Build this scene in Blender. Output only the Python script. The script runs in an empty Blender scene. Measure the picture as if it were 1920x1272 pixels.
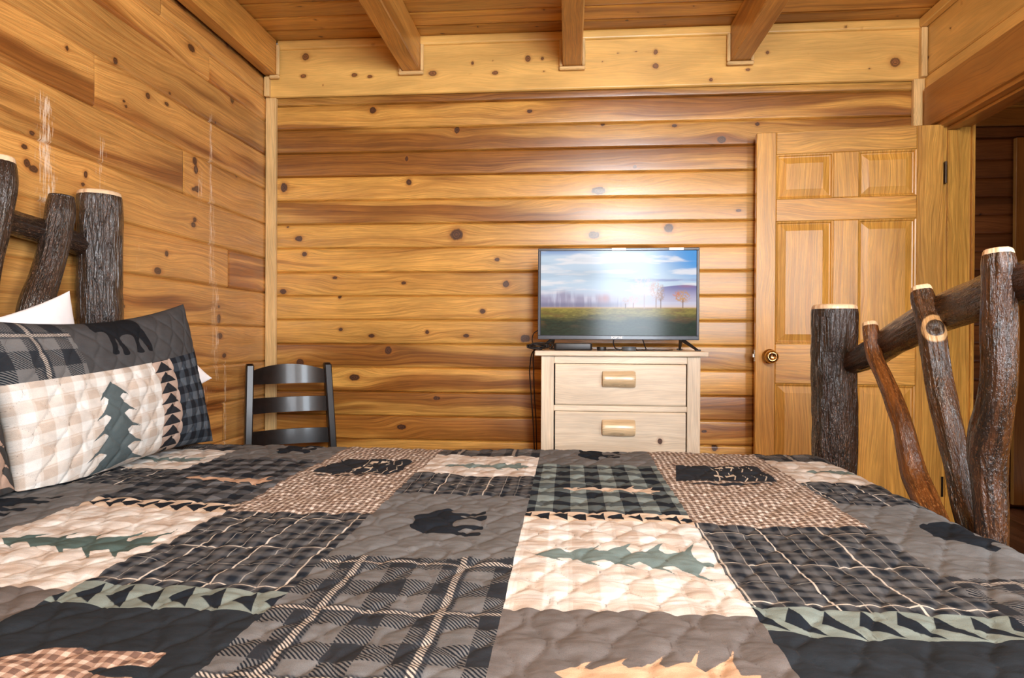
import bpy, math, random
import numpy as np
from mathutils import Vector, Matrix

random.seed(7)
rng = np.random.default_rng(7)
scene = bpy.context.scene
COL = scene.collection
C3 = lambda r, g, b: (r, g, b, 1.0)

# ------------------------------------------------------------------ camera
FPX, CX, CY = 1230.0, 960.0, 636.0
_v1 = np.array([(1066 - CX) / FPX, -(630 - CY) / FPX, -1.0])
_v2 = np.array([(-13790 - CX) / FPX, -(558 - CY) / FPX, -1.0])
_Y = _v1 / np.linalg.norm(_v1)
_X = -_v2
_X = _X - _Y * (_X @ _Y)
_X /= np.linalg.norm(_X)
_Z = np.cross(_X, _Y)
CAMM = np.array([_X, _Y, _Z])            # world = CAMM @ camera-space
CAMP = np.array([0, 0, 1.1])
cam_data = bpy.data.cameras.new('camera')
cam = bpy.data.objects.new('camera', cam_data)
COL.objects.link(cam)
cam_data.sensor_width = 36.0
cam_data.lens = FPX * 36.0 / 1920.0
cam_data.clip_start = 0.02
mw = Matrix([[*CAMM[0], 0.0], [*CAMM[1], 0.0], [*CAMM[2], 1.1], [0, 0, 0, 1]])
cam.matrix_world = mw
cam_data.dof.use_dof = False
scene.camera = cam


def ray(px, py):
    return CAMM @ np.array([(px - CX) / FPX, -(py - CY) / FPX, -1.0])


def atY(px, py, Y):
    d = ray(px, py)
    return CAMP + d * (Y / d[1])


def atX(px, py, X):
    d = ray(px, py)
    return CAMP + d * (X / d[0])


# ------------------------------------------------------------------ world, light, exposure
scene.view_settings.view_transform = 'Standard'
scene.view_settings.look = 'None'
scene.view_settings.exposure = 0.85
scene.view_settings.gamma = 1.0
scene.view_settings.use_curve_mapping = False
scene.cycles.use_denoising = True
scene.cycles.max_bounces = 8
scene.cycles.diffuse_bounces = 5
scene.cycles.sample_clamp_indirect = 6.0

world = bpy.data.worlds.new('world')
scene.world = world
world.use_nodes = True
world.node_tree.nodes['Background'].inputs[0].default_value = C3(0.75, 0.87, 1.0)
world.node_tree.nodes['Background'].inputs[1].default_value = 1.0


def area(name, loc, direction, sx, sy, power, color, spread=180):
    ld = bpy.data.lights.new(name, 'AREA')
    ld.shape = 'RECTANGLE'
    ld.size = sx
    ld.size_y = sy
    ld.energy = power
    ld.color = color
    ld.spread = math.radians(spread)
    o = bpy.data.objects.new(name, ld)
    COL.objects.link(o)
    o.location = loc
    o.rotation_euler = Vector(direction).to_track_quat('-Z', 'Y').to_euler()
    return o


# daylight at the rear window; the side light is added fill, no opening there
area('daylight_rear_window', (0.62, -1.07, 1.72), (0, 1, 0), 0.62, 1.45, 46, (0.80, 0.90, 1.0))
area('side_fill_light', (1.60, -0.15, 1.55), (-1, 0, 0), 1.3, 1.2, 50, (0.82, 0.91, 1.0))
# warm fill light added behind the camera, not a fixture of the room
lamp = bpy.data.lights.new('warm_fill_light', 'POINT')
lamp.energy = 44
lamp.color = (1.0, 0.93, 0.82)
lamp.shadow_soft_size = 0.16
lo = bpy.data.objects.new('warm_fill_light', lamp)
COL.objects.link(lo)
lo.location = (0.4, -0.15, 2.2)
# weak warm fill added to brighten the hall, without a fixture
lamp2 = bpy.data.lights.new('hall_fill_light', 'POINT')
lamp2.energy = 3
lamp2.color = (1.0, 0.7, 0.42)
lamp2.shadow_soft_size = 0.1
lo = bpy.data.objects.new('hall_fill_light', lamp2)
COL.objects.link(lo)
lo.location = (2.9, 2.6, 2.3)


# ------------------------------------------------------------------ numpy noise
def _hash(ix, iy, iz, seed):
    h = (ix.astype(np.int64) * 374761393 + iy.astype(np.int64) * 668265263 + iz.astype(np.int64) * 2147483647 + seed * 974634777) & 0xffffffff
    h = ((h ^ (h >> 13)) * 1274126177) & 0xffffffff
    h = ((h ^ (h >> 16)) * 2246822519) & 0xffffffff
    return ((h ^ (h >> 15)) & 0xffffff) / float(0xffffff)


def vnoise(x, y, z=None, seed=0):
    x = np.asarray(x, float)
    y = np.asarray(y, float)
    z = np.zeros_like(x) if z is None else np.asarray(z, float)
    xi, yi, zi = np.floor(x), np.floor(y), np.floor(z)
    fx, fy, fz = x - xi, y - yi, z - zi
    fx, fy, fz = [f * f * (3 - 2 * f) for f in (fx, fy, fz)]
    r = 0
    for dx in (0, 1):
        for dy in (0, 1):
            for dz in (0, 1):
                w = (fx if dx else 1 - fx) * (fy if dy else 1 - fy) * (fz if dz else 1 - fz)
                r = r + w * _hash(xi + dx, yi + dy, zi + dz, seed)
    return r


def fbm(x, y, z=None, seed=0, o=4):
    r, a, t = 0, 1.0, 0
    z = np.zeros_like(np.asarray(x, float)) if z is None else z
    for k in range(o):
        f = 2.0 ** k
        r = r + a * vnoise(x * f, y * f, z * f, seed + k * 13)
        t += a
        a *= 0.5
    return r / t


def sstep(x, a, b):
    t = np.clip((x - a) / (b - a), 0, 1)
    return t * t * (3 - 2 * t)


def poly_sdf(px, py, poly):
    """signed distance, positive inside"""
    P = np.array(poly, float)
    d = np.full(px.shape, 1e9)
    inside = np.zeros(px.shape, bool)
    n = len(P)
    for i in range(n):
        a, b = P[i], P[(i + 1) % n]
        e = b - a
        wx, wy = px - a[0], py - a[1]
        t = np.clip((wx * e[0] + wy * e[1]) / (e @ e + 1e-12), 0, 1)
        d = np.minimum(d, np.hypot(wx - e[0] * t, wy - e[1] * t))
        c = (a[1] <= py) != (b[1] <= py)
        with np.errstate(divide='ignore', invalid='ignore'):
            xc = a[0] + (py - a[1]) / (e[1] if abs(e[1]) > 1e-12 else 1e-12) * e[0]
        inside ^= c & (px < xc)
    return np.where(inside, d, -d)


# ------------------------------------------------------------------ mesh helpers
def mk_object(name, me, parent=None):
    o = bpy.data.objects.new(name, me)
    COL.objects.link(o)
    if parent is not None:
        o.parent = parent
    return o


def empty(name, loc=(0, 0, 0), rz=0.0, parent=None):
    o = bpy.data.objects.new(name, None)
    COL.objects.link(o)
    o.empty_display_size = 0.05
    o.location = loc
    o.rotation_euler = (0, 0, rz)
    if parent is not None:
        o.parent = parent
    return o


def tag(o, label=None, cat=None, group=None, kind=None):
    if label:
        o['label'] = label
    if cat:
        o['category'] = cat
    if group:
        o['group'] = group
    if kind:
        o['kind'] = kind
    return o


class MB:
    def __init__(s):
        s.v, s.f, s.mi, s.wc, s.kn, s.tn = [], [], [], [], [], []
        s.n = 0

    def add(s, V, F, wc=None, mi=0, kn=None, tn=None):
        V = np.asarray(V, float).reshape(-1, 3)
        k = len(V)
        s.v.append(V)
        s.f.extend([tuple(i + s.n for i in f) for f in F] if not isinstance(F, np.ndarray) else map(tuple, (F + s.n).tolist()))
        s.mi.extend(mi if isinstance(mi, list) else [mi] * len(F))
        s.wc.append(np.zeros((k, 3)) if wc is None else np.asarray(wc, float).reshape(-1, 3))
        s.kn.append(np.zeros(k) if kn is None else np.asarray(kn, float).ravel())
        s.tn.append(np.zeros(k) if tn is None else np.broadcast_to(np.asarray(tn, float), (k,)) if np.ndim(tn) == 0 else np.asarray(tn, float).ravel())
        s.n += k
        return s

    def box(s, x0, x1, y0, y1, z0, z1, axis=0, bev=0.002, M=None, mi=0, seed=None, tone=0.0):
        lo = np.array([min(x0, x1), min(y0, y1), min(z0, z1)])
        hi = np.array([max(x0, x1), max(y0, y1), max(z0, z1)])
        b = min(bev, *((hi - lo) * 0.45))
        V, idx = [], {}
        for cx in (0, 1):
            for cy in (0, 1):
                for cz in (0, 1):
                    c = (cx, cy, cz)
                    for a in range(3):
                        p = []
                        for k in range(3):
                            base = hi[k] if c[k] else lo[k]
                            p.append(base if k == a else base + (-b if c[k] else b))
                        idx[(c, a)] = len(V)
                        V.append(p)
        F = []

        def addf(f):
            f = list(f)
            P = np.array([V[i] for i in f])
            n = np.cross(P[1] - P[0], P[2] - P[1])
            if n @ (P.mean(0) - (lo + hi) / 2) < 0:
                f.reverse()
            F.append(f)
        for a in range(3):
            o1, o2 = [k for k in range(3) if k != a]
            for sgn in (0, 1):
                f = []
                for (p, q) in ((0, 0), (1, 0), (1, 1), (0, 1)):
                    c = [0, 0, 0]
                    c[a] = sgn
                    c[o1] = p
                    c[o2] = q
                    f.append(idx[(tuple(c), a)])
                addf(f)
        for a in range(3):          # edges parallel to a
            o1, o2 = [k for k in range(3) if k != a]
            for p in (0, 1):
                for q in (0, 1):
                    c0, c1 = [0, 0, 0], [0, 0, 0]
                    c1[a] = 1
                    c0[o1] = c1[o1] = p
                    c0[o2] = c1[o2] = q
                    addf([idx[(tuple(c0), o1)], idx[(tuple(c1), o1)], idx[(tuple(c1), o2)], idx[(tuple(c0), o2)]])
        for cx in (0, 1):
            for cy in (0, 1):
                for cz in (0, 1):
                    addf([idx[((cx, cy, cz), a)] for a in range(3)])
        V = np.array(V)
        o1, o2 = [k for k in range(3) if k != axis]
        sd = random.uniform(1, 90) if seed is None else seed
        wc = np.stack([V[:, axis], V[:, o1] + 0.7 * V[:, o2], np.full(len(V), sd)], 1)
        if M is not None:
            V = (np.array(M) @ np.c_[V, np.ones(len(V))].T).T[:, :3]
        return s.add(V, F, wc, mi, tn=tone)

    def grid(s, P, wc=None, mi=0, kn=None, tn=None, flip=False, close_v=False):
        """P: (nu, nv, 3)"""
        nu, nv = P.shape[:2]
        i, j = np.meshgrid(np.arange(nu - 1), np.arange(nv if close_v else nv - 1), indexing='ij')
        j2 = (j + 1) % nv
        a, b, c, d = i * nv + j, (i + 1) * nv + j, (i + 1) * nv + j2, i * nv + j2
        F = np.stack([a, b, c, d] if not flip else [a, d, c, b], -1).reshape(-1, 4)
        if isinstance(mi, np.ndarray):
            mi = mi.ravel().astype(int).tolist()
        return s.add(P.reshape(-1, 3), F, wc, mi, kn, tn)

    def build(s, name, mats, parent=None, smooth=False, extra=None, auto=None):
        me = bpy.data.meshes.new(name)
        V = np.concatenate(s.v)
        nf = len(s.f)
        sizes = np.array([len(f) for f in s.f], dtype=np.int32)
        loops = np.fromiter((i for f in s.f for i in f), dtype=np.int32, count=int(sizes.sum()))
        me.vertices.add(len(V))
        me.vertices.foreach_set('co', V.astype(np.float32).ravel())
        me.loops.add(len(loops))
        me.loops.foreach_set('vertex_index', loops)
        me.polygons.add(nf)
        starts = np.zeros(nf, dtype=np.int32)
        starts[1:] = np.cumsum(sizes)[:-1]
        me.polygons.foreach_set('loop_start', starts)
        try:
            me.polygons.foreach_set('loop_total', sizes)
        except Exception:
            pass
        me.polygons.foreach_set('material_index', np.array(s.mi, dtype=np.int32))
        me.update(calc_edges=True)
        me.validate()
        me.polygons.foreach_set('use_smooth', np.full(nf, bool(smooth)))
        for m in (mats if isinstance(mats, (list, tuple)) else [mats]):
            me.materials.append(m)

        def attr(nm, typ, data, fld):
            a = me.attributes.new(nm, typ, 'POINT')
            a.data.foreach_set(fld, np.asarray(data, dtype=np.float32).ravel())
        attr('wc', 'FLOAT_VECTOR', np.concatenate(s.wc), 'vector')
        kn = np.concatenate(s.kn)
        if kn.any():
            attr('kn', 'FLOAT', kn, 'value')
        tn = np.concatenate(s.tn)
        if tn.any():
            attr('tn', 'FLOAT', tn, 'value')
        for nm, dat in (extra or {}).items():
            dat = np.asarray(dat)
            if dat.ndim == 2 and dat.shape[1] == 4:
                a = me.color_attributes.new(nm, 'FLOAT_COLOR', 'POINT')
                a.data.foreach_set('color', dat.astype(np.float32).ravel())
            elif dat.ndim == 2:
                attr(nm, 'FLOAT_VECTOR', dat, 'vector')
            else:
                attr(nm, 'FLOAT', dat, 'value')
        o = mk_object(name, me, parent)
        if auto:
            try:
                me.polygons.foreach_set('use_smooth', np.full(nf, True))
                import bmesh
                bm = bmesh.new()
                bm.from_mesh(me)
                for e in bm.edges:
                    if len(e.link_faces) == 2 and e.calc_face_angle(0) > math.radians(auto):
                        e.smooth = False
                bm.to_mesh(me)
                bm.free()
            except Exception:
                pass
        return o


def catmull(P, step):
    """smooth curve through the points, spaced by chord length so short segments do not overshoot"""
    P = np.array(P, float)
    h = np.maximum(np.linalg.norm(np.diff(P[:, :3], axis=0), axis=1), 1e-6)
    sl = np.diff(P, axis=0) / h[:, None]
    M = np.zeros_like(P)
    M[0], M[-1] = sl[0], sl[-1]
    for i in range(1, len(P) - 1):
        M[i] = (sl[i - 1] * h[i] + sl[i] * h[i - 1]) / (h[i] + h[i - 1])
    out = []
    for i in range(len(P) - 1):
        n = max(2, int(h[i] / step))
        for t in np.linspace(0, 1, n, endpoint=False):
            t2, t3 = t * t, t * t * t
            out.append((2 * t3 - 3 * t2 + 1) * P[i] + (t3 - 2 * t2 + t) * h[i] * M[i] + (-2 * t3 + 3 * t2) * P[i + 1] + (t3 - t2) * h[i] * M[i + 1])
    out.append(P[-1])
    return np.array(out)


def tube(mb, pts, r, n=10, step=0.01, mi=0, caps=True, seed=None):
    """plain round tube; pts (k,3) and radius or (k,4)"""
    pts = np.array(pts, float)
    if pts.shape[1] == 3:
        pts = np.c_[pts, np.full(len(pts), r)]
    Q = catmull(pts, step) if len(pts) > 2 else np.array([pts[0] * (1 - t) + pts[1] * t for t in np.linspace(0, 1, 6)])
    c, rad = Q[:, :3], Q[:, 3]
    T = np.gradient(c, axis=0)
    T /= np.linalg.norm(T, axis=1)[:, None] + 1e-9
    ref = np.array([0, 0, 1.0]) if abs(T[0][2]) < 0.9 else np.array([0, 1.0, 0])
    A = []
    a = np.cross(T[0], ref)
    a /= np.linalg.norm(a)
    for t in T:
        a = a - t * (a @ t)
        a /= np.linalg.norm(a)
        A.append(a.copy())
    A = np.array(A)
    B = np.cross(T, A)
    th = np.linspace(0, 2 * math.pi, n, endpoint=False)
    P = c[:, None, :] + rad[:, None, None] * (A[:, None, :] * np.cos(th)[None, :, None] + B[:, None, :] * np.sin(th)[None, :, None])
    s = np.r_[0, np.cumsum(np.linalg.norm(np.diff(c, axis=0), axis=1))]
    sd = random.uniform(1, 90) if seed is None else seed
    wc = np.stack([np.broadcast_to(s[:, None], P.shape[:2]), np.broadcast_to(th[None, :] * 0.02, P.shape[:2]), np.full(P.shape[:2], sd)], -1)
    base = mb.n
    mb.grid(P, wc, mi=mi, close_v=True, flip=True)
    if caps:
        k = len(c)
        mb.f.append(tuple(base + i for i in range(n)))
        mb.f.append(tuple(base + (k - 1) * n + i for i in reversed(range(n))))
        mb.mi.extend([mi, mi])
    return mb


def log(name, pts, parent, mats, rough=0.0035, lump=0.006, n=40, step=0.006, seed=0, ends=(False, True), knots=(), dome=0.012, xcap=0.0):
    """bark-covered pole. pts: (x,y,z,r). knots: (s_fraction, angle, size)"""
    Q = catmull(pts, step)
    c, rad = Q[:, :3], Q[:, 3].copy()
    T = np.gradient(c, axis=0)
    T /= np.linalg.norm(T, axis=1)[:, None]
    ref = np.array([1.0, 0, 0]) if abs(T[0][0]) < 0.8 else np.array([0, 0, 1.0])
    a = ref - T[0] * (ref @ T[0])
    a /= np.linalg.norm(a)
    A = []
    for t in T:
        a = a - t * (a @ t)
        a /= np.linalg.norm(a)
        A.append(a.copy())
    A = np.array(A)
    B = np.cross(T, A)
    s = np.r_[0, np.cumsum(np.linalg.norm(np.diff(c, axis=0), axis=1))]
    th = np.linspace(0, 2 * math.pi, n, endpoint=False)
    S, TH = np.meshgrid(s, th, indexing='ij')
    cx, sx = np.cos(TH), np.sin(TH)
    off = seed * 7.3
    bumps = (fbm(cx * 1.2 + off, sx * 1.2, S * 9, seed, 2) - 0.5) * lump * 2
    rid = fbm(cx * 6 + off, sx * 6, S * 22, seed + 3, 3)
    rid2 = np.abs(fbm(cx * 9 + off, sx * 9, S * 7, seed + 5, 2) - 0.5) * 2
    rid = fbm(cx * 7 + off, sx * 7, S * 9, seed + 3, 3)
    R = rad[:, None] + bumps + (rid - 0.5) * rough * 1.6 - (1 - sstep(rid2, 0, 0.30)) * rough * 0.35
    kn = np.zeros_like(R)
    for (sf, ang, size) in knots:
        ds = S - sf * s[-1]
        da = ((TH - ang + math.pi) % (2 * math.pi) - math.pi) * rad.mean()
        d = np.hypot(ds * 0.85, da) / size
        kn = np.maximum(kn, np.clip(2.5 - d, 0, 2.5))
        R += 0.010 * np.exp(-(d / 1.3) ** 2) - 0.006 * np.exp(-(d / 0.5) ** 2)
    P = c[:, None, :] + R[..., None] * (A[:, None, :] * cx[..., None] + B[:, None, :] * sx[..., None])
    mb = MB()
    wc = np.stack([S, TH * rad.mean(), np.full_like(S, seed + 1.0)], -1)
    rows, wrows, knr = [P], [wc], [kn]
    peel = 0.0045 + 0.003 * fbm(cx[0] * 2 + off, sx[0] * 2, seed=seed + 7, o=2)
    m0 = np.zeros((len(s) - 1, n))
    if ends[1]:
        m0[(s[-1] - (s[:-1] + s[1:]) / 2)[:, None] < peel[None, :] * 0.9] = 1
    mis = [m0]
    for e, flag in ((0, ends[0]), (1, ends[1])):
        if not flag:
            # closed plainly
            pass
    def cap(end):
        i = -1 if end else 0
        t = T[i] if end else -T[i]
        ring = P[i]
        ctr = ring.mean(0)
        out = []
        for k, (f, h) in enumerate([(0.975, 0.40), (0.90, 0.75), (0.7, 0.9), (0.35, 0.97), (0.12, 1.0)]):
            out.append(ctr + (ring - ctr) * f + t * dome * h)
        return np.array(out)
    if ends[1]:
        cp = cap(1)
        rows.append(cp)
        wrows.append(np.broadcast_to(wc[-1], cp.shape).copy())
        knr.append(np.zeros(cp.shape[:2]))
        mis.append(np.ones((5, n)))
    if ends[0]:
        cp = cap(0)[::-1]
        rows.insert(0, cp)
        wrows.insert(0, np.broadcast_to(wc[0], cp.shape).copy())
        knr.insert(0, np.zeros(cp.shape[:2]))
        mis.insert(0, np.ones((5, n)))
    P = np.concatenate(rows)
    base = mb.n
    mb.grid(P, np.concatenate(wrows), mi=np.concatenate(mis), kn=np.concatenate(knr), close_v=True, flip=False)
    k = len(P)
    mb.f.append(tuple(base + i for i in reversed(range(n))))
    mb.f.append(tuple(base + (k - 1) * n + i for i in range(n)))
    mb.mi.extend([1 if ends[0] else 0, 1 if ends[1] else 0])
    return mb.build(name, mats, parent, smooth=True)


# ------------------------------------------------------------------ node helpers
class NT:
    def __init__(s, name, rough=0.5, spec=0.5, coat=0.0, coat_rough=0.1, metallic=0.0):
        s.mat = bpy.data.materials.new(name)
        s.mat.use_nodes = True
        s.t = s.mat.node_tree
        s.b = s.t.nodes['Principled BSDF']
        s.set('Roughness', rough)
        s.set('Metallic', metallic)
        s.set('Specular IOR Level', spec)
        s.set('Coat Weight', coat)
        s.set('Coat Roughness', coat_rough)

    def set(s, nm, v):
        i = s.b.inputs[nm]
        if isinstance(v, bpy.types.NodeSocket):
            s.t.links.new(v, i)
        else:
            i.default_value = v

    def _in(s, sock, v):
        if v is None:
            return
        if isinstance(v, bpy.types.NodeSocket):
            s.t.links.new(v, sock)
        else:
            sock.default_value = v

    def m(s, op, a, b=None, c=None, clamp=False):
        n = s.t.nodes.new('ShaderNodeMath')
        n.operation = op
        n.use_clamp = clamp
        s._in(n.inputs[0], a)
        s._in(n.inputs[1], b)
        s._in(n.inputs[2], c)
        return n.outputs[0]

    def add(s, a, b): return s.m('ADD', a, b)
    def sub(s, a, b): return s.m('SUBTRACT', a, b)
    def mul(s, a, b): return s.m('MULTIPLY', a, b)

    def mix(s, f, a, b, blend='MIX'):
        n = s.t.nodes.new('ShaderNodeMix')
        n.data_type = 'RGBA'
        n.blend_type = blend
        s._in(n.inputs[0], f)
        s._in(n.inputs[6], a)
        s._in(n.inputs[7], b)
        return n.outputs[2]

    def ss(s, x, lo, hi, o0=0.0, o1=1.0, smooth=True):
        n = s.t.nodes.new('ShaderNodeMapRange')
        n.interpolation_type = 'SMOOTHSTEP' if smooth else 'LINEAR'
        s._in(n.inputs[0], x)
        for k, v in zip((1, 2, 3, 4), (lo, hi, o0, o1)):
            s._in(n.inputs[k], v)
        return n.outputs[0]

    def comb(s, x, y, z=0.0):
        n = s.t.nodes.new('ShaderNodeCombineXYZ')
        for k, v in enumerate((x, y, z)):
            s._in(n.inputs[k], v)
        return n.outputs[0]

    def noise(s, vec, scale=1.0, detail=2.0, rough=0.5, dist=0.0, out='Fac'):
        n = s.t.nodes.new('ShaderNodeTexNoise')
        s._in(n.inputs['Vector'], vec)
        n.inputs['Scale'].default_value = scale
        n.inputs['Detail'].default_value = detail
        n.inputs['Roughness'].default_value = rough
        n.inputs['Distortion'].default_value = dist
        return n.outputs[out]

    def wnoise(s, x):
        n = s.t.nodes.new('ShaderNodeTexWhiteNoise')
        n.noise_dimensions = '1D'
        s._in(n.inputs['W'], x)
        return n.outputs['Value']

    def voro(s, vec, scale=1.0, feature='F1', out='Distance', rnd=1.0):
        n = s.t.nodes.new('ShaderNodeTexVoronoi')
        n.feature = feature
        s._in(n.inputs['Vector'], vec)
        n.inputs['Scale'].default_value = scale
        n.inputs['Randomness'].default_value = rnd
        return n.outputs[out]

    def attr(s, nm, out='Fac'):
        n = s.t.nodes.new('ShaderNodeAttribute')
        n.attribute_name = nm
        return n.outputs[out]

    def sep(s, v):
        n = s.t.nodes.new('ShaderNodeSeparateXYZ')
        s._in(n.inputs[0], v)
        return n.outputs[0], n.outputs[1], n.outputs[2]

    def frac(s, x): return s.m('FRACT', x)

    def bump(s, h, strength=0.3, dist=0.002):
        n = s.t.nodes.new('ShaderNodeBump')
        n.inputs['Strength'].default_value = strength
        n.inputs['Distance'].default_value = dist
        s.t.links.new(h, n.inputs['Height'])
        s.t.links.new(n.outputs[0], s.b.inputs['Normal'])
        return n.outputs[0]


def wood(name, light, mid, dark, ring=55.0, heart=(0.50, 0.66), rough=0.38, coat=0.35, coat_rough=0.22, tone_var=0.25, fiber=0.22, ringamt=0.6, lnamt=0.36, scratch=False, bump=0.12, knotc=(0.045, 0.018, 0.008)):
    t = NT(name, rough=rough, coat=coat, coat_rough=coat_rough)
    x, y, z = t.sep(t.attr('wc', 'Vector'))
    kn = t.attr('kn')
    kn = t.add(kn, t.mul(t.mul(t.sub(t.noise(t.comb(t.mul(x, 60.0), t.mul(y, 60.0), 1.0), 1.0, 2.0, 0.6), 0.5), 0.7), t.ss(kn, 0.0, 0.5)))
    tn = t.attr('tn')
    sd = t.mul(z, 13.7)
    warp = t.noise(t.comb(t.mul(x, 1.1), t.mul(y, 4.0), sd), 1.0, 2.0, 0.5)
    warp2 = t.noise(t.comb(t.mul(x, 4.0), t.mul(y, 20.0), sd), 1.0, 2.0, 0.5)
    yy = t.add(t.add(y, t.mul(t.sub(warp, 0.5), 0.16)), t.mul(t.sub(warp2, 0.5), 0.012))
    rg = t.m('SINE', t.mul(yy, ring * 6.283))
    rg2 = t.noise(t.comb(t.mul(x, 0.35), t.mul(yy, ring * 1.1), sd), 1.0, 3.0, 0.6)
    ringv = t.m('ADD', t.mul(t.ss(rg, 0.0, 1.0), 0.35), t.mul(t.ss(rg2, 0.42, 0.68), 0.65), clamp=True)
    hn = t.noise(t.comb(t.mul(x, 0.55), t.mul(yy, 9.0), t.add(sd, 5.0)), 1.0, 3.0, 0.55)
    hn = t.add(hn, t.mul(tn, 0.36))
    hv = t.ss(hn, heart[0], heart[1])
    fb = t.noise(t.comb(t.mul(x, 7.0), t.mul(yy, 420.0), sd), 1.0, 3.0, 0.7)
    base = t.mix(t.mul(ringv, ringamt), light, mid)
    dk = t.mix(t.add(t.mul(ringv, 0.55), 0.35), mid, dark)
    col = t.mix(hv, base, dk)
    ln = t.noise(t.comb(t.mul(x, 0.7), t.mul(yy, ring * 4.6), t.add(sd, 2.0)), 1.0, 3.0, 0.6)
    col = t.mix(t.mul(t.ss(ln, 0.54, 0.68), lnamt), col, C3(mid[0] * 0.52, mid[1] * 0.42, mid[2] * 0.35))
    tv = t.ss(t.wnoise(z), 0, 1, 1 - tone_var, 1 + tone_var * 0.35, smooth=False)
    fv = t.ss(fb, 0.34, 0.66, 1 - fiber * 1.2, 1 + fiber * 0.6)
    mot = t.ss(t.noise(t.comb(t.mul(x, 2.5), t.mul(y, 9.0), t.add(sd, 9.0)), 1.0, 3.0, 0.6), 0.3, 0.7, 0.84, 1.1)
    k = t.mul(t.mul(tv, fv), mot)
    col = t.mix(1.0, col, t.comb(k, k, k), 'MULTIPLY')
    # knots: kn = 2.5 - r/R
    halo = t.ss(kn, 0.2, 1.5)
    col = t.mix(t.mul(halo, 0.55), col, C3(mid[0] * 0.62, mid[1] * 0.5, mid[2] * 0.45))
    kr = t.m('SINE', t.mul(kn, 17.0))
    kcol = t.mix(t.ss(kr, -1, 1), C3(*knotc), C3(knotc[0] * 2.6, knotc[1] * 2.4, knotc[2] * 2.2))
    core = t.ss(t.add(kn, t.mul(t.sub(fb, 0.5), 0.5)), 1.42, 1.62)
    col = t.mix(core, col, kcol)
    edge = t.mul(t.ss(kn, 1.25, 1.5), t.ss(kn, 1.5, 1.75, 1.0, 0.0))
    col = t.mix(t.mul(edge, 0.7), col, C3(0.03, 0.012, 0.006))
    if scratch:
        sc = t.attr('sc')
        sn = t.noise(t.comb(t.mul(x, 160.0), t.mul(y, 14.0), 3.0), 1.0, 4.0, 0.7)
        sv = t.mul(t.ss(t.add(sn, t.mul(sc, 0.28)), 0.69, 0.85), 0.75)
        sv = t.mul(sv, t.ss(sc, 0.02, 0.2))
        col = t.mix(sv, col, C3(0.82, 0.70, 0.55))
    t.set('Base Color', col)
    h = t.add(t.mul(fb, 0.5), t.mul(ringv, -0.6))
    h = t.add(h, t.mul(core, -0.6))
    t.bump(h, bump, 0.0015)
    t.set('Roughness', t.ss(fb, 0.2, 0.8, rough - 0.06, rough + 0.08))
    return t.mat


W_WALL = wood('pine_wall_boards', C3(0.80, 0.435, 0.098), C3(0.52, 0.215, 0.034), C3(0.18, 0.055, 0.008), heart=(0.49, 0.62), rough=0.34, coat=0.6, coat_rough=0.26)
W_LEFT = wood('pine_left_wall_boards', C3(0.74, 0.385, 0.105), C3(0.46, 0.175, 0.034), C3(0.17, 0.048, 0.010), heart=(0.52, 0.66), rough=0.36, coat=0.5, coat_rough=0.3, scratch=True)
W_FRZ = wood('pine_frieze', C3(0.84, 0.51, 0.145), C3(0.74, 0.40, 0.095), C3(0.50, 0.24, 0.06), ring=30, heart=(0.62, 0.8), rough=0.4, coat=0.3, tone_var=0.1, ringamt=0.35, lnamt=0.12, fiber=0.1, knotc=(0.13, 0.055, 0.018))
W_CEIL = wood('pine_ceiling_boards', C3(0.66, 0.33, 0.065), C3(0.50, 0.21, 0.032), C3(0.24, 0.08, 0.012), heart=(0.5, 0.66), rough=0.42, coat=0.25)
W_BEAM = wood('pine_beam', C3(0.68, 0.335, 0.075), C3(0.54, 0.235, 0.042), C3(0.30, 0.11, 0.018), ring=38, heart=(0.56, 0.7), rough=0.42, coat=0.2, tone_var=0.12)
W_TRIM = wood('pine_trim', C3(0.86, 0.60, 0.27), C3(0.74, 0.44, 0.15), C3(0.48, 0.25, 0.08), ring=75, heart=(0.6, 0.8), rough=0.4, coat=0.25, tone_var=0.1)
W_DOOR = wood('pine_door', C3(0.76, 0.41, 0.080), C3(0.52, 0.23, 0.036), C3(0.32, 0.115, 0.018), ring=62, heart=(0.58, 0.75), rough=0.36, coat=0.35, tone_var=0.16, ringamt=0.8)
W_HEAD = wood('cedar_header', C3(0.46, 0.20, 0.040), C3(0.36, 0.135, 0.026), C3(0.24, 0.08, 0.014), ring=40, heart=(0.56, 0.7), rough=0.4, coat=0.2, tone_var=0.1, ringamt=0.5, fiber=0.1)
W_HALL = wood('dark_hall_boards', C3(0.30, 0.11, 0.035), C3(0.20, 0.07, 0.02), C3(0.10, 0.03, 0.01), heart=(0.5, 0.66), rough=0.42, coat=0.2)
W_FLOOR = wood('floor_boards', C3(0.26, 0.10, 0.045), C3(0.17, 0.06, 0.025), C3(0.07, 0.025, 0.012), heart=(0.48, 0.62), rough=0.3, coat=0.4)
W_PALE = wood('pale_pine', C3(0.88, 0.76, 0.58), C3(0.78, 0.60, 0.40), C3(0.55, 0.35, 0.19), ring=45, heart=(0.62, 0.85), rough=0.42, coat=0.25, tone_var=0.08, ringamt=0.45, lnamt=0.14, fiber=0.12)
W_LOGPULL = wood('pale_log_pull', C3(0.80, 0.62, 0.38), C3(0.72, 0.50, 0.26), C3(0.5, 0.3, 0.12), ring=60, heart=(0.6, 0.85), rough=0.3, coat=0.5, tone_var=0.05, ringamt=0.4)


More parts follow.
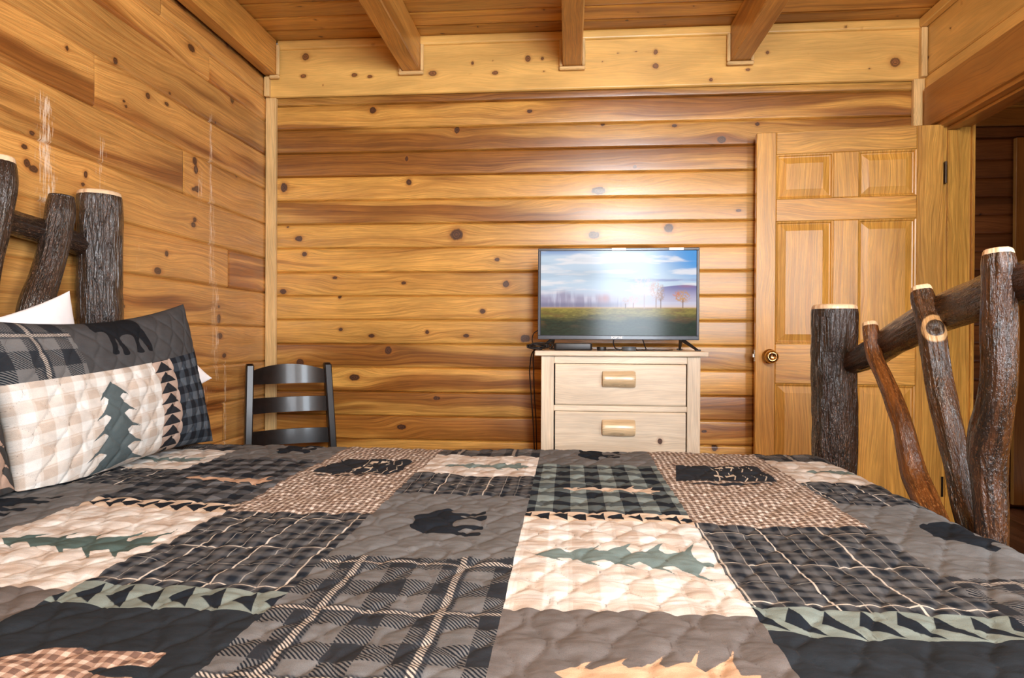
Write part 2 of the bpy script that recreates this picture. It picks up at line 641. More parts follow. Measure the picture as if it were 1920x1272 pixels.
def simple(name, col, rough=0.5, metallic=0.0, coat=0.0, spec=0.5, var=0.1, scale=60.0, bump=0.0):
    t = NT(name, rough=rough, metallic=metallic, coat=coat, spec=spec)
    tc = t.t.nodes.new('ShaderNodeTexCoord')
    nz = t.noise(tc.outputs['Object'], scale, 3.0, 0.6)
    k = t.ss(nz, 0.3, 0.7, 1 - var, 1 + var)
    t.set('Base Color', t.mix(1.0, C3(*col), t.comb(k, k, k), 'MULTIPLY'))
    if bump:
        t.bump(nz, bump, 0.002)
    return t.mat


M_BLACKWOOD = simple('black_stained_wood', (0.006, 0.005, 0.0055), rough=0.30, coat=0.2, spec=0.35, var=0.35, scale=40)
M_TVB = simple('television_bezel', (0.045, 0.055, 0.075), rough=0.3, coat=0.3)
M_BLACKP = simple('black_plastic', (0.012, 0.012, 0.013), rough=0.38)
M_GREYP = simple('grey_plastic', (0.10, 0.12, 0.14), rough=0.4)
M_BRASS = simple('brass', (0.72, 0.52, 0.26), rough=0.16, metallic=1.0, var=0.05)
M_STEEL = simple('steel', (0.6, 0.6, 0.58), rough=0.25, metallic=1.0, var=0.05)
M_HINGE = simple('dark_bronze_hinge', (0.05, 0.035, 0.025), rough=0.35, metallic=0.8)
M_CABLE = simple('black_cable', (0.016, 0.012, 0.011), rough=0.45)
M_WHITEP = simple('white_sticker', (0.85, 0.85, 0.85), rough=0.4, var=0.02)
M_WHITEF = simple('white_pillow_cotton', (0.86, 0.86, 0.88), rough=0.85, var=0.03, scale=30, bump=0.1)


def bark(name, c0, c1, c2, rough=0.42, coat=1.0, sparkle=1.0, crack=0.7, bst=0.85):
    t = NT(name, rough=rough, coat=coat, coat_rough=0.06, spec=0.2)
    x, y, z = t.sep(t.attr('wc', 'Vector'))
    kn = t.attr('kn')
    v = t.comb(t.mul(x, 9.0), t.mul(y, 60.0), z)
    n1 = t.noise(v, 1.0, 4.0, 0.65, 0.6)
    n2 = t.noise(t.comb(t.mul(x, 110.0), t.mul(y, 300.0), z), 1.0, 3.0, 0.7, 0.4)
    n4 = t.noise(t.comb(t.mul(x, 35.0), t.mul(y, 110.0), z), 1.0, 3.0, 0.6, 0.5)
    n3 = t.noise(t.comb(t.mul(x, 3.0), t.mul(y, 9.0), t.add(z, 4.0)), 1.0, 2.0, 0.5)
    vo = t.voro(t.comb(t.add(t.mul(x, 11.0), t.mul(n2, 0.5)), t.mul(y, 95.0), z), 1.0, 'DISTANCE_TO_EDGE')
    col = t.mix(t.ss(n1, 0.38, 0.62), C3(*c0), C3(*c1))
    col = t.mix(t.mul(t.ss(n2, 0.52, 0.68), t.ss(n3, 0.3, 0.7)), col, C3(*c2))
    col = t.mix(t.ss(vo, 0.0, 0.09, crack, 0.0), col, C3(0.008, 0.005, 0.004))
    rim = t.mul(t.ss(kn, 0.85, 1.1), t.ss(kn, 1.5, 1.7, 1.0, 0.0))
    col = t.mix(rim, col, C3(0.62, 0.40, 0.19))
    col = t.mix(t.ss(kn, 1.5, 1.7), col, C3(0.03, 0.018, 0.012))
    t.set('Base Color', col)
    h = t.add(t.add(t.mul(n1, 0.6), t.mul(n4, 0.8)), t.mul(n2, 0.6 * sparkle))
    h = t.add(h, t.ss(vo, 0.0, 0.12, 0.0, 0.45 * crack))
    nb = t.bump(h, bst, 0.0055)
    t.t.links.new(nb, t.b.inputs['Coat Normal'])
    return t.mat


def endgrain():
    t = NT('pale_cut_end', rough=0.5, coat=0.2)
    tc = t.t.nodes.new('ShaderNodeTexCoord')
    n = t.noise(tc.outputs['Object'], 90.0, 3.0, 0.6)
    t.set('Base Color', t.mix(n, C3(0.80, 0.62, 0.42), C3(0.62, 0.42, 0.24)))
    return t.mat


M_END = endgrain()
M_BARK_DARK = bark('dark_lacquered_bark', (0.006, 0.004, 0.003), (0.022, 0.010, 0.006), (0.26, 0.145, 0.09), bst=0.65, crack=0.8)
M_BARK_RED = bark('russet_lacquered_bark', (0.06, 0.018, 0.005), (0.17, 0.055, 0.011), (0.48, 0.22, 0.07), bst=0.5, crack=0.3, sparkle=1.2)
M_BARK_MID = bark('brown_lacquered_bark', (0.010, 0.005, 0.003), (0.055, 0.020, 0.007), (0.22, 0.095, 0.035), bst=0.62, crack=0.3, sparkle=1.2)

# ================================================================== ROOM SHELL
YB, XL, XR, ZC = 3.2, -1.523, 1.630, 2.567


def plankwall(mb, O, U, V, N, u0, u1, joints, segs=None, tones=None, du=0.012, dv=0.006, groove=0.007, gw=0.007, knots=(), mi=0, bulge=0.0015, ubands=None, seeds=None):
    """boards run along U, stacked along V; O origin, N outward normal. one grid patch per board piece."""
    O, U, V, N = [np.array(q, float) for q in (O, U, V, N)]
    for b in range(len(joints) - 1):
        v0, v1 = joints[b], joints[b + 1]
        cuts = [u0] + sorted((segs or {}).get(b, [])) + [u1]
        for c in range(len(cuts) - 1):
            a0, a1 = cuts[c], cuts[c + 1]
            if ubands:
                us = [a0]
                while us[-1] < a1 - 1e-6:
                    st = du
                    for (q0, q1, stp) in ubands:
                        if q0 <= us[-1] < q1:
                            st = stp
                    us.append(min(a1, us[-1] + st))
                us = np.array(us)
            else:
                us = np.linspace(a0, a1, max(2, int((a1 - a0) / du) + 1))
            g = min(gw, (v1 - v0) * 0.3)
            inner = np.linspace(v0 + g, v1 - g, max(3, int((v1 - v0) / dv)))
            vs = np.r_[v0, v0 + g * 0.35, inner, v1 - g * 0.35, v1]
            dep = np.zeros_like(vs)
            t = (vs - v0) / (v1 - v0) * 2 - 1
            dep = bulge * (1 - t * t)
            dep[0] = dep[-1] = -groove
            dep[1] = dep[-2] = -groove * 0.62
            UU, VV = np.meshgrid(us, vs, indexing='ij')
            DD = np.broadcast_to(dep, UU.shape).copy()
            if c > 0:
                DD[0] -= 0.002
            if c < len(cuts) - 2:
                DD[-1] -= 0.002
            P = O + UU[..., None] * U + VV[..., None] * V + DD[..., None] * N
            cr = VV - (v0 + v1) / 2
            kn = np.zeros_like(UU)
            crw = cr.copy()
            for (ku, kv, kr) in knots:
                if not (v0 <= kv <= v1 and a0 - 0.1 < ku < a1 + 0.1):
                    continue
                dx, dy = (UU - ku), (VV - kv)
                hx = abs(math.sin(ku * 91.7 + kv * 37.3))
                d = np.hypot(dx / (0.75 + 0.6 * hx), dy / (1.15 - 0.4 * hx)) / (kr * (0.8 + 0.15 * math.sin(ku * 55)))
                tail = 1.25 * np.exp(-(dx / (kr * 3.4)) ** 2) * np.exp(-(dy / (kr * 0.30)) ** 2)
                kn = np.maximum(kn, np.maximum(np.clip(2.5 - d, 0, 2.5), np.where(tail > 0.02, tail, 0)))
                g2 = np.exp(-(np.hypot(dx * 0.55, dy) / (kr * 2.6)) ** 2)
                crw = crw * (1 - g2 * 0.75) + (kv - (v0 + v1) / 2) * g2 * 0.75
            sd = seeds[b] + c * 3.1 if seeds else random.uniform(1, 95)
            tn = (tones[b] if tones and b < len(tones) else random.uniform(-0.15, 0.2))
            if isinstance(tn, (list, tuple)):
                tn = tn[c % len(tn)]
            wc = np.stack([UU, crw, np.full_like(UU, sd)], -1)
            flip = np.cross(U, V) @ N < 0
            mb.grid(P, wc, mi=mi, kn=kn, tn=np.full(UU.size, tn + 1e-5), flip=flip)
    return mb


def knots_px(lst, fn):
    return [fn(*k) for k in lst]


# ---- back wall
kb = []
for (px, py, r) in [(699, 207, 7), (993, 209, 4), (857, 244, 6), (1353, 262, 7), (763, 298, 5), (767, 342, 6), (533, 352, 9), (1122, 358, 9), (540, 426, 3), (561, 448, 6),
                    (856, 440, 11), (1113, 441, 9), (1254, 428, 8), (571, 477, 5), (932, 487, 5), (628, 521, 5), (757, 531, 5), (949, 533, 6), (531, 547, 6), (637, 557, 4), (905, 584, 5),
                    (639, 618, 4), (697, 630, 5), (801, 623, 5), (874, 630, 6), (728, 657, 7), (563, 680, 7), (665, 708, 11), (819, 747, 5), (753, 801, 9), (985, 635, 8),
                    (1130, 233, 4), (1265, 236, 4), (1420, 233, 5), (1190, 313, 5), (1340, 840, 6), (1320, 809, 5), (1385, 395, 4)]:
    p = atY(px, py, YB)
    kb.append((p[0], p[2], r * 3.2 / 1230 * 1.0))
jb = [0.0]
z = 1.056 - 0.1193 * 8
jb = [0.0] + [round(z + 0.1193 * k, 4) for k in range(0, 19)] + [2.30]
jb = [0.0] + [v for v in jb[1:] if v > 0.05 and v < 2.29] + [2.30]
# tones bottom -> top
tones_b = [0.1, 0.2, 0, 0.3, 0.2, 0.25, 0.3, 0.05, 0.15, -0.2, -0.25, -0.1, -0.1, 0.0, 0.12, -0.25, 0.32, 0.22, 0.12, 0.28, -0.3, -0.3]
mb = MB()
plankwall(mb, (0, YB, 0), (1, 0, 0), (0, 0, 1), (0, -1, 0), XL, XR, jb, tones=tones_b, du=0.008, dv=0.0055, groove=0.011, gw=0.0050, knots=kb, bulge=0.0022)
# backing so the grooves are closed
mb.box(XL - 0.1, XR + 0.02, YB + 0.012, YB + 0.10, 0, ZC)
tag(mb.build('wall_back', W_WALL, smooth=True), kind='structure')

# ---- left wall
def KL(px, py, r):
    p = atX(px, py, XL)
    return (p[1], p[2], r)


kl = [KL(*k) for k in [(216, 114, .011), (318, 175, .009), (277, 180, .017), (312, 195, .014), (232, 190, .008), (236, 200, .010), (358, 90, .018), (404, 230, .010), (45, 275, .010), (50, 306, .012),
                       (62, 317, .013), (160, 327, .011), (155, 346, .009), (365, 302, .017), (367, 318, .018), (369, 355, .018), (362, 355, .009), (365, 412, .011), (362, 422, .013), (312, 476, .015), (296, 508, .016), (231, 575, .010), (410, 575, .009), (410, 598, .020),
                       (412, 630, .017), (420, 667, .014), (435, 185, .024), (125, 90, .008), (443, 330, .008), (455, 60, .008), (60, 250, .008)]]
for (y_, z_) in [(1.0, 1.75), (0.6, 1.4), (0.2, 1.9), (-0.5, 1.2), (1.2, 2.3)]:
    kl.append((y_, z_, 0.013))
jl = [0.0] + [round(0.2825 + 0.1706 * k, 4) for k in range(12)] + [2.33, 2.44]
jl = [0.0, 0.1119, 0.2825, 0.4531, 0.6237, 0.7943, 0.965, 1.137, 1.309, 1.482, 1.657, 1.831, 2.003, 2.173, 2.288, 2.385]
segs = {4: [2.783], 3: [2.5], 7: [1.0], 8: [2.825], 9: [1.2], 10: [2.477], 11: [1.992], 12: [1.2], 13: [2.668], 14: [2.335], 2: [1.9], 1: [2.7]}
tl = {10: (0.22, -0.05), 11: (0.34, -0.1), 13: (-0.05, 0.42), 9: (-0.1, -0.15), 7: -0.2, 6: -0.2, 5: 0.0, 4: (0.3, 0.1), 12: -0.05, 8: (-0.1, 0.05), 14: -0.05}
tones_l = [tl.get(b, 0.05) for b in range(len(jl))]
mb = MB()
plankwall(mb, (XL, 0, 0), (0, 1, 0), (0, 0, 1), (1, 0, 0), -1.1, YB, jl, segs=segs, tones=tones_l, du=0.05, dv=0.0075, groove=0.008, gw=0.006, knots=kl, bulge=0.001,
          ubands=[(-2, 1.25, 0.04), (1.25, 4, 0.0075)])
V = np.concatenate(mb.v)
sc = np.zeros(len(V))
for (yc, z0, z1, w, a) in [(1.792, 1.56, 1.80, .035, 1.0), (1.80, 1.45, 1.62, .05, .9), (2.022, 1.50, 1.75, .03, .7), (2.678, 1.30, 2.05, .016, 1.0), (2.70, 1.0, 1.7, .02, .8), (2.724, 0.9, 1.35, .03, .8),
                           (2.80, 0.55, 1.0, .012, 1.0), (2.62, 0.60, 0.90, .06, .7), (2.05, 1.45, 1.62, .08, .35), (2.60, 1.62, 1.80, .05, .7), (2.2, 1.28, 1.42, .03, .5), (1.95, 1.9, 2.0, .03, .3), (2.9, 1.3, 1.5, .015, .35)]:
    sc = np.maximum(sc, a * np.exp(-((V[:, 1] - yc) / w) ** 2) * sstep(V[:, 2], z0 - .04, z0 + .04) * (1 - sstep(V[:, 2], z1 - .04, z1 + .04)))
k0 = mb.n
mb.box(XL - 0.10, XL - 0.012, -1.2, YB + 0.1, 0, ZC)
sc = np.r_[sc, np.zeros(mb.n - k0)]
tag(mb.build('wall_left', W_LEFT, smooth=True, extra={'sc': sc}), kind='structure')

# ---- ceiling (boards along X)
jc = [-1.2 + 0.0]
yj = [3.2 - 0.128 * k for k in range(0, 35)]
yj = sorted([y for y in yj if y > -1.1] + [-1.15])
kc = []
for (px, py) in [(590, 3), (670, 12), (593, 37), (602, 53), (602, 69), (898, 50), (1008, 50), (830, 63), (1094, 15), (1175, 38), (1245, 46), (1198, 22), (1681, 30), (1300, 12), (560, 12), (1020, 18)]:
    d = ray(px, py)
    p = CAMP + d * ((ZC - 1.1) / d[2])
    kc.append((p[0], p[1], 0.010))
mb = MB()
plankwall(mb, (0, 0, ZC), (1, 0, 0), (0, 1, 0), (0, 0, -1), XL, XR, yj, du=0.02, dv=0.012, groove=0.006, gw=0.006, knots=kc, bulge=0.0)
mb.box(XL - 0.1, XR + 0.15, -1.2, YB + 0.1, ZC + 0.01, ZC + 0.06)
tag(mb.build('ceiling', W_CEIL, smooth=True), kind='structure')

# ---- floor
mb = MB()
plankwall(mb, (0, 0, 0), (0, 1, 0), (1, 0, 0), (0, 0, 1), -1.15, 5.0, [XL + 0.1 * k for k in range(0, 51)], du=0.12, dv=0.03, groove=0.001, gw=0.002, bulge=0.0)
tag(mb.build('floor', W_FLOOR, smooth=False), kind='structure')

# ---- right wall : frieze, header band, far and near pieces (door opening y 2.27..3.06, z 0..2.05)
YJ0, YJ1, ZH = 2.27, 3.065, 2.050
mb = MB()
kr_ = [(3.05, 2.44, .008), (2.70, 2.50, .010), (2.70, 2.44, .012), (2.98, 2.43, .006), (3.16, 2.38, .014), (2.9, 2.50, .006)]
plankwall(mb, (XR, 0, 0), (0, 1, 0), (0, 0, 1), (-1, 0, 0), -1.1, YB, [2.19, 2.30, 2.305, 2.53], tones=[0.1, 0, -0.2], du=0.02, dv=0.01, groove=0.006, gw=0.004, knots=kr_, bulge=0.0, mi=1)
plankwall(mb, (XR, 0, 0), (0, 1, 0), (0, 0, 1), (-1, 0, 0), -1.1, YJ0 - 0.06, [0.0] + jb[1:19], du=0.05, dv=0.02, bulge=0.002)
for (y0, y1, z0, z1) in [(-1.2, YJ0 - 0.02, 0, ZC), (YJ1 + 0.005, YB + 0.1, 0, ZC), (-1.2, YB + 0.1, ZH + 0.02, ZC)]:
    mb.box(XR + 0.012, XR + 0.128, y0, y1, z0, z1, axis=1, mi=1)
tag(mb.build('wall_right', [W_WALL, W_FRZ], smooth=False), kind='structure')

# ---- near wall (behind the camera) with its window opening
mb = MB()
wx0, wx1, wz0, wz1 = 0.29, 0.95, 0.97, 2.46
jn = [0.0] + jb[1:]
for (a0, a1, c0, c1) in [(XL, wx0, 0, ZC), (wx1, XR, 0, ZC), (wx0, wx1, 0, wz0), (wx0, wx1, wz1, ZC)]:
    mb.box(a0, a1, -1.22, -1.12, c0, c1, axis=0)
tag(mb.build('wall_near', W_WALL), kind='structure')

# ---- frieze board on the back wall, upper trim strip, corner boards
kf = []
for (px, py, r) in [(573, 107, .020), (569, 143, .012), (665, 141, .016), (694, 144, .010), (606, 160, .004), (811, 138, .016), (886, 119, .012), (928, 137, .017), (924, 114, .004), (990, 110, .014), (1017, 110, .011), (1050, 128, .010),
                    (1229, 98, .014), (1229, 124, .016), (1130, 116, .004), (1159, 100, .005), (1192, 97, .006), (1333, 150, .012), (1402, 131, .008), (1439, 99, .009), (1514, 102, .004), (1678, 117, .022), (1630, 129, .005), (882, 139, .004), (1020, 134, .006)]:
    p = atY(px, py, YB - 0.02)
    kf.append((p[0], p[2], r))
mb = MB()
plankwall(mb, (0, YB - 0.022, 0), (1, 0, 0), (0, 0, 1), (0, -1, 0), XL + 0.002, XR, [2.288, 2.530], tones=[-0.25], du=0.008, dv=0.006, groove=0.012, gw=0.004, knots=kf, bulge=0.0, seeds=[31.0])
tag(mb.build('trim_1', W_FRZ, smooth=True), kind='structure')
mb = MB()
p1 = [atY(px, py, YB - 0.03) for (px, py) in [(1585, 51), (1615, 54), (1671, 56), (1080, 82), (700, 84)]]
plankwall(mb, (0, YB - 0.034, 0), (1, 0, 0), (0, 0, 1), (0, -1, 0), XL + 0.07, XR - 0.004, [2.520, 2.566], tones=[-0.2], du=0.01, dv=0.008, groove=0.012, gw=0.003, knots=[(p[0], p[2], .007) for p in p1], bulge=0.0)
tag(mb.build('trim_2', W_FRZ, smooth=True), kind='structure')
mb = MB()
mb.box(XL + 0.004, XL + 0.058, YB - 0.026, YB - 0.002, 0.0, 2.286, axis=2, bev=0.003, seed=12)
mb.box(XL + 0.004, XL + 0.030, YB - 0.045, YB - 0.018, 2.288, 2.385, axis=2, bev=0.003)
tag(mb.build('trim_3', W_TRIM), kind='structure')
mb = MB()
mb.box(XR - 0.052, XR - 0.003, YB - 0.028, YB - 0.002, 0.0, 2.292, axis=2, bev=0.003)
mb.box(XR - 0.030, XR - 0.003, YB - 0.05, YB - 0.018, 2.294, 2.52, axis=2, bev=0.003)
tag(mb.build('trim_4', W_TRIM), kind='structure')
# crown strip along the right wall under the ceiling
mb = MB()
mb.box(XR - 0.035, XR - 0.002, -1.1, YB - 0.036, 2.522, 2.565, axis=1, bev=0.004)
tag(mb.build('trim_5', W_FRZ), kind='structure')

# ---- ceiling beams
BZ = 2.392
BEAMS = [(-1.520, -1.456, 'half-width pine ceiling beam running along the top of the left wall'),
         (-0.818, -0.728, 'pine ceiling beam meeting the back wall between the corner and the television'),
         (-0.034, 0.056, 'middle pine ceiling beam, pointing straight at the viewer, just left of the television'),
         (0.750, 0.840, 'pine ceiling beam on the right, meeting the wall left of the door')]
for i, (x0, x1, lab) in enumerate(BEAMS):
    mb = MB()
    mb.box(x0, x1, -1.08, YB - 0.036, BZ, ZC - 0.002, axis=1, bev=0.005, seed=[8.0, 22.0, 41.0, 63.0][i], tone=[0.05, 0.05, 0.1, 0.0][i])
    o = mb.build('ceiling_beam', W_BEAM)
    tag(o, lab, 'ceiling beam', 'exposed beams under the ceiling')
# moulding around the beam ends
k = 6
for i, (x0, x1, lab) in enumerate(BEAMS):
    mb = MB()
    w = 0.017
    ya, yb = YB - 0.052, YB - 0.035
    if i > 0:
        mb.box(x0 - w, x1 + w, ya, yb, BZ - w - 0.002, BZ - 0.002, axis=0, bev=0.004)
        mb.box(x0 - w, x0 - 0.001, ya, yb, BZ - 0.001, 2.52, axis=2, bev=0.004)
        mb.box(x1 + 0.001, x1 + w, ya, yb, BZ - 0.001, 2.52, axis=2, bev=0.004)
    else:
        mb.box(x0 + 0.03, x1 + w, ya, yb, BZ - w - 0.002, BZ - 0.002, axis=0, bev=0.004)
        mb.box(x1 + 0.001, x1 + w, ya, yb, BZ - 0.001, 2.54, axis=2, bev=0.004)
    tag(mb.build('trim_%d' % k, W_TRIM), kind='structure')
    k += 1

# ---- door casing and jamb on the right wall
mb = MB()
mb.box(XR - 0.022, XR + 0.006, YJ0 - 0.10, YB - 0.055, ZH, 2.235, axis=1, bev=0.003, seed=5)          # wide header board
mb.box(XR - 0.022, XR + 0.006, YJ0 - 0.10, YJ0 - 0.005, 0, ZH, axis=2, bev=0.003)                       # near side casing
tag(mb.build('trim_10', W_HEAD), kind='structure')
mb = MB()
mb.box(XR - 0.003, XR + 0.136, YJ0, YJ1 + 0.003, ZH - 0.018, ZH + 0.004, axis=1, bev=0.001)             # head jamb
mb.box(XR + 0.035, XR + 0.075, YJ0 + 0.02, YJ1, ZH - 0.031, ZH - 0.019, axis=1, bev=0.001)              # stop
tag(mb.build('trim_11', W_HEAD), kind='structure')
mb = MB()
mb.box(XR - 0.003, XR + 0.136, YJ1, YJ1 + 0.018, 0, ZH, axis=2, bev=0.001, seed=44)
mb.box(XR + 0.035, XR + 0.085, YJ1 - 0.012, YJ1 - 0.001, 0, ZH - 0.032, axis=2, bev=0.002, seed=47)
mb.box(XR + 0.137, XR + 0.150, YJ1 - 0.012, YB + 0.05, 0, ZH + 0.07, axis=2, bev=0.002)
tag(mb.build('trim_12', W_DOOR), kind='structure')
mb = MB()
mb.box(XR - 0.003, XR + 0.136, YJ0 - 0.018, YJ0 - 0.0, 0, ZH - 0.02, axis=2, bev=0.001)
tag(mb.build('trim_13', W_DOOR), kind='structure')

# ---- hall beyond the doorway
HY, HX = 4.5, 3.6
mb = MB()
hp = [0.0] + [0.105 + 0.1193 * k for k in range(19)] + [2.39]
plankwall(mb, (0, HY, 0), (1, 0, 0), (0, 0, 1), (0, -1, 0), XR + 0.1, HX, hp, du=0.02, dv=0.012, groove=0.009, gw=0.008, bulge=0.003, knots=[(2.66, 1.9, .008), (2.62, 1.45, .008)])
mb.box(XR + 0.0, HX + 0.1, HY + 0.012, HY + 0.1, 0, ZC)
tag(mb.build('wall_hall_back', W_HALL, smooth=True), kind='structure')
mb = MB()
mb.box(XR + 0.14, HX, HY - 0.03, HY - 0.001, 2.392, 2.455, axis=0, tone=0.2, mi=0)
mb.box(XR + 0.14, HX, HY - 0.06, HY - 0.032, 2.457, 2.565, axis=0, mi=1)
tag(mb.build('trim_14', [W_HALL, W_HEAD]), kind='structure')
mb = MB()
mb.box(HX + 0.001, HX + 0.1, 1.2, HY + 0.1, 0, ZC, axis=1)
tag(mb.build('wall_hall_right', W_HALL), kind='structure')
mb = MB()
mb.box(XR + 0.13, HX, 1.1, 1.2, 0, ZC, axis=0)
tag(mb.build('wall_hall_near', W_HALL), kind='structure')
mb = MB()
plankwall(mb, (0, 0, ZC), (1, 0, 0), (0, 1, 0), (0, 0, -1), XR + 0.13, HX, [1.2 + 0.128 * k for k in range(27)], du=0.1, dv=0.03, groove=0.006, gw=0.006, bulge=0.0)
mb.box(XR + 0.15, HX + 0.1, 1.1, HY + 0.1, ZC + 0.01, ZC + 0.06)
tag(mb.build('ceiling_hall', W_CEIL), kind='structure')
# a second door in the hall, seen at the very right edge
hd = empty('door_2', (2.84, HY - 0.02, 0))
tag(hd, kind='structure')
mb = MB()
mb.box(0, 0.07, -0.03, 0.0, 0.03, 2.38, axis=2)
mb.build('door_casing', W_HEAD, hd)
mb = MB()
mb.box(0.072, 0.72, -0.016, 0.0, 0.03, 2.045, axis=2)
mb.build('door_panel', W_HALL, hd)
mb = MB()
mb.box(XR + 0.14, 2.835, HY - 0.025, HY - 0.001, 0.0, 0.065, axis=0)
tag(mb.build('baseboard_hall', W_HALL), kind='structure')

# ================================================================== DOOR (open, against the back wall)
hinge = np.array([1.640, 3.055])
dang = math.atan2(3.128 - 3.055, 0.860 - 1.640)      # direction to the free edge
door = empty('door_1', (hinge[0], hinge[1], 0.0), dang)
tag(door, kind='structure')
DW, DT = 0.783, 0.035
# local x: 0 at hinge -> DW at free edge; the face seen is +y local side (towards -Y world) => direction dang ~ pi, so local +y points to -Y
Z0, Z1 = 0.012, 2.038
st = 0.107


def dbox(nm, x0, x1, z0, z1, ax, seed=None, tone=0.0, y0=-DT / 2, y1=DT / 2):
    mb = MB()
    mb.box(x0, x1, y0, y1, z0, z1, axis=ax, bev=0.0025, seed=seed, tone=tone)
    return mb.build(nm, W_DOOR, door)


xs = [0.0, st, st + 0.238, st + 0.238 + 0.102, DW - 0.088, DW]
xs = [0.0, 0.108, 0.345, 0.452, 0.696, DW]
dbox('stile', xs[0], xs[1] - 0.0006, Z0, Z1, 2, 71, -0.1)
dbox('stile', xs[4] + 0.0006, xs[5], Z0, Z1, 2, 73, -0.3)
rz = [(Z0, 0.23), (0.886, 1.069), (1.628, 1.731), (1.935, Z1)]
for i, (a, b) in enumerate(rz):
    dbox('rail', xs[1], xs[4], a + 0.0006 if i else a, b - 0.0006 if i < 3 else b, 0, 76 + i, [0.1, 0.12, 0.15, 0.05][i])
for i in range(3):
    za, zb = rz[i][1], rz[i + 1][0]
    dbox('mullion', xs[2], xs[3], za, zb, 2, 80 + i, -0.1)
    for (xa, xb) in ((xs[1], xs[2]), (xs[3], xs[4])):
        mb = MB()
        sd = random.uniform(1, 90)
        # sticking bevel from frame down to the recess, flat recess, bevel up to raised field
        prof = [(0.0, DT / 2 - 0.002), (0.006, DT / 2 - 0.004), (0.010, DT / 2 - 0.011), (0.014, DT / 2 - 0.012), (0.040, DT / 2 - 0.004), (0.043, DT / 2 - 0.003)]
        rings = []
        for (ins, yy) in prof:
            rings.append([(xa + ins, yy, za + ins), (xb - ins, yy, za + ins), (xb - ins, yy, zb - ins), (xa + ins, yy, zb - ins)])
        for sgn in (1, -1):
            Vv, F = [], []
            for r_ in rings:
                for p in r_:
                    Vv.append((p[0], p[1] * sgn, p[2]))
            for q in range(len(rings) - 1):
                for e in range(4):
                    f = [q * 4 + e, q * 4 + (e + 1) % 4, (q + 1) * 4 + (e + 1) % 4, (q + 1) * 4 + e]
                    F.append(f if sgn < 0 else f[::-1])
            f = [(len(rings) - 1) * 4 + e for e in range(4)]
            F.append(f if sgn < 0 else f[::-1])
            Vv = np.array(Vv)
            mb.add(Vv, F, np.stack([Vv[:, 2], Vv[:, 0], np.full(len(Vv), sd)], 1), tn=[-0.15] * len(Vv))
        mb.build('door_panel', W_DOOR, door)


def lathe(mb, prof, n=32, M=None, mi=0):
    th = np.linspace(0, 2 * math.pi, n, endpoint=False)
    P = np.array([[(r * math.cos(t), r * math.sin(t), z) for t in th] for (r, z) in prof])
    if M is not None:
        Q = P.reshape(-1, 3)
        P = ((np.array(M) @ np.c_[Q, np.ones(len(Q))].T).T[:, :3]).reshape(P.shape)
    mb.grid(P, mi=mi, close_v=True, flip=True)
    return mb


for sgn in (1, -1):
    if sgn < 0:
        prof = [(0.0005, 0.0), (0.028, 0.0), (0.03, 0.003), (0.029, 0.006), (0.013, 0.008), (0.013, 0.013), (0.02, 0.016), (0.022, 0.02), (0.018, 0.024), (0.0005, 0.025)]
    else:
        prof = [(0.0005, 0.0), (0.032, 0.0), (0.034, 0.003), (0.033, 0.007), (0.016, 0.010), (0.0135, 0.024), (0.020, 0.030), (0.0285, 0.040), (0.0305, 0.050), (0.028, 0.060), (0.020, 0.066), (0.0155, 0.0665), (0.0135, 0.062), (0.0005, 0.062)]
    mb = MB()
    M = Matrix.Translation((DW - 0.062, sgn * (DT / 2 + 0.0003), 1.010)) @ Matrix.Rotation(-sgn * math.pi / 2, 4, 'X')
    lathe(mb, prof, 36, M)
    mb.build('door_knob', M_BRASS, door, smooth=True)
mb = MB()
mb.box(DW + 0.0003, DW + 0.002, -0.0125, 0.0125, 0.985, 1.04, axis=2, bev=0.0005)
mb.box(DW + 0.0022, DW + 0.011, -0.006, 0.008, 1.003, 1.022, axis=2, bev=0.002)
tag(mb.build('latch', M_STEEL, door), 'steel latch plate on the door edge')
for hz in (1.826, 1.05, 0.30):
    mb = MB()
    mb.box(-0.002, -0.0004, -0.017, 0.017, hz - 0.045, hz + 0.045, axis=2, bev=0.0006)
    tube(mb, [(-0.007, DT / 2 + 0.002, hz - 0.047), (-0.007, DT / 2 + 0.002, hz + 0.047)], 0.0055, 12)
    mb.build('hinge', M_HINGE, door)
# hinge leaves on the jamb
for hz in (1.826, 0.437):
    mb = MB()
    mb.box(XR + 0.002, XR + 0.032, YJ1 - 0.0025, YJ1 - 0.0005, hz - 0.045, hz + 0.045, axis=2, bev=0.001)
    lathe(mb, [(0.0004, 0.001), (0.003, 0.0006), (0.0035, 0.0)], 10, Matrix.Translation((XR + 0.022, YJ1 - 0.0025, hz)) @ Matrix.Rotation(math.pi / 2, 4, 'X'))
    tag(mb.build('trim_%d' % (15 if hz > 1 else 16), M_HINGE), kind='structure')

# ================================================================== DRESSER
def under(o, base):
    o.location = (-base[0], -base[1], -base[2])
    return o


B = (0.213, 2.95, 0.0)
dresser = empty('dresser', B)
tag(dresser, 'pale unfinished pine dresser with half-log pulls standing under the television', 'dresser')
DX0, DX1, DF, DB = -0.113, 0.539, 2.740, 3.165
mb = MB()
mb.box(-0.140, 0.569, 2.722, 3.172, 1.0165, 1.0375, axis=0, bev=0.003, seed=15)
under(mb.build('dresser_top', W_PALE, dresser), B)
mb = MB()
sw = 0.053
mb.box(DX0 + 0.002, DX0 + 0.020, DF + 0.0225, DB, 0.012, 1.016, axis=2)
mb.box(DX1 - 0.020, DX1 - 0.002, DF + 0.0225, DB, 0.012, 1.016, axis=2)
mb.box(DX0 + 0.021, DX1 - 0.021, DB - 0.012, DB - 0.002, 0.012, 1.015, axis=2)
for zz in (0.20, 0.40, 0.60, 0.795):
    mb.box(DX0 + 0.021, DX1 - 0.021, DF + 0.025, DB - 0.014, zz - 0.008, zz + 0.004, axis=0)
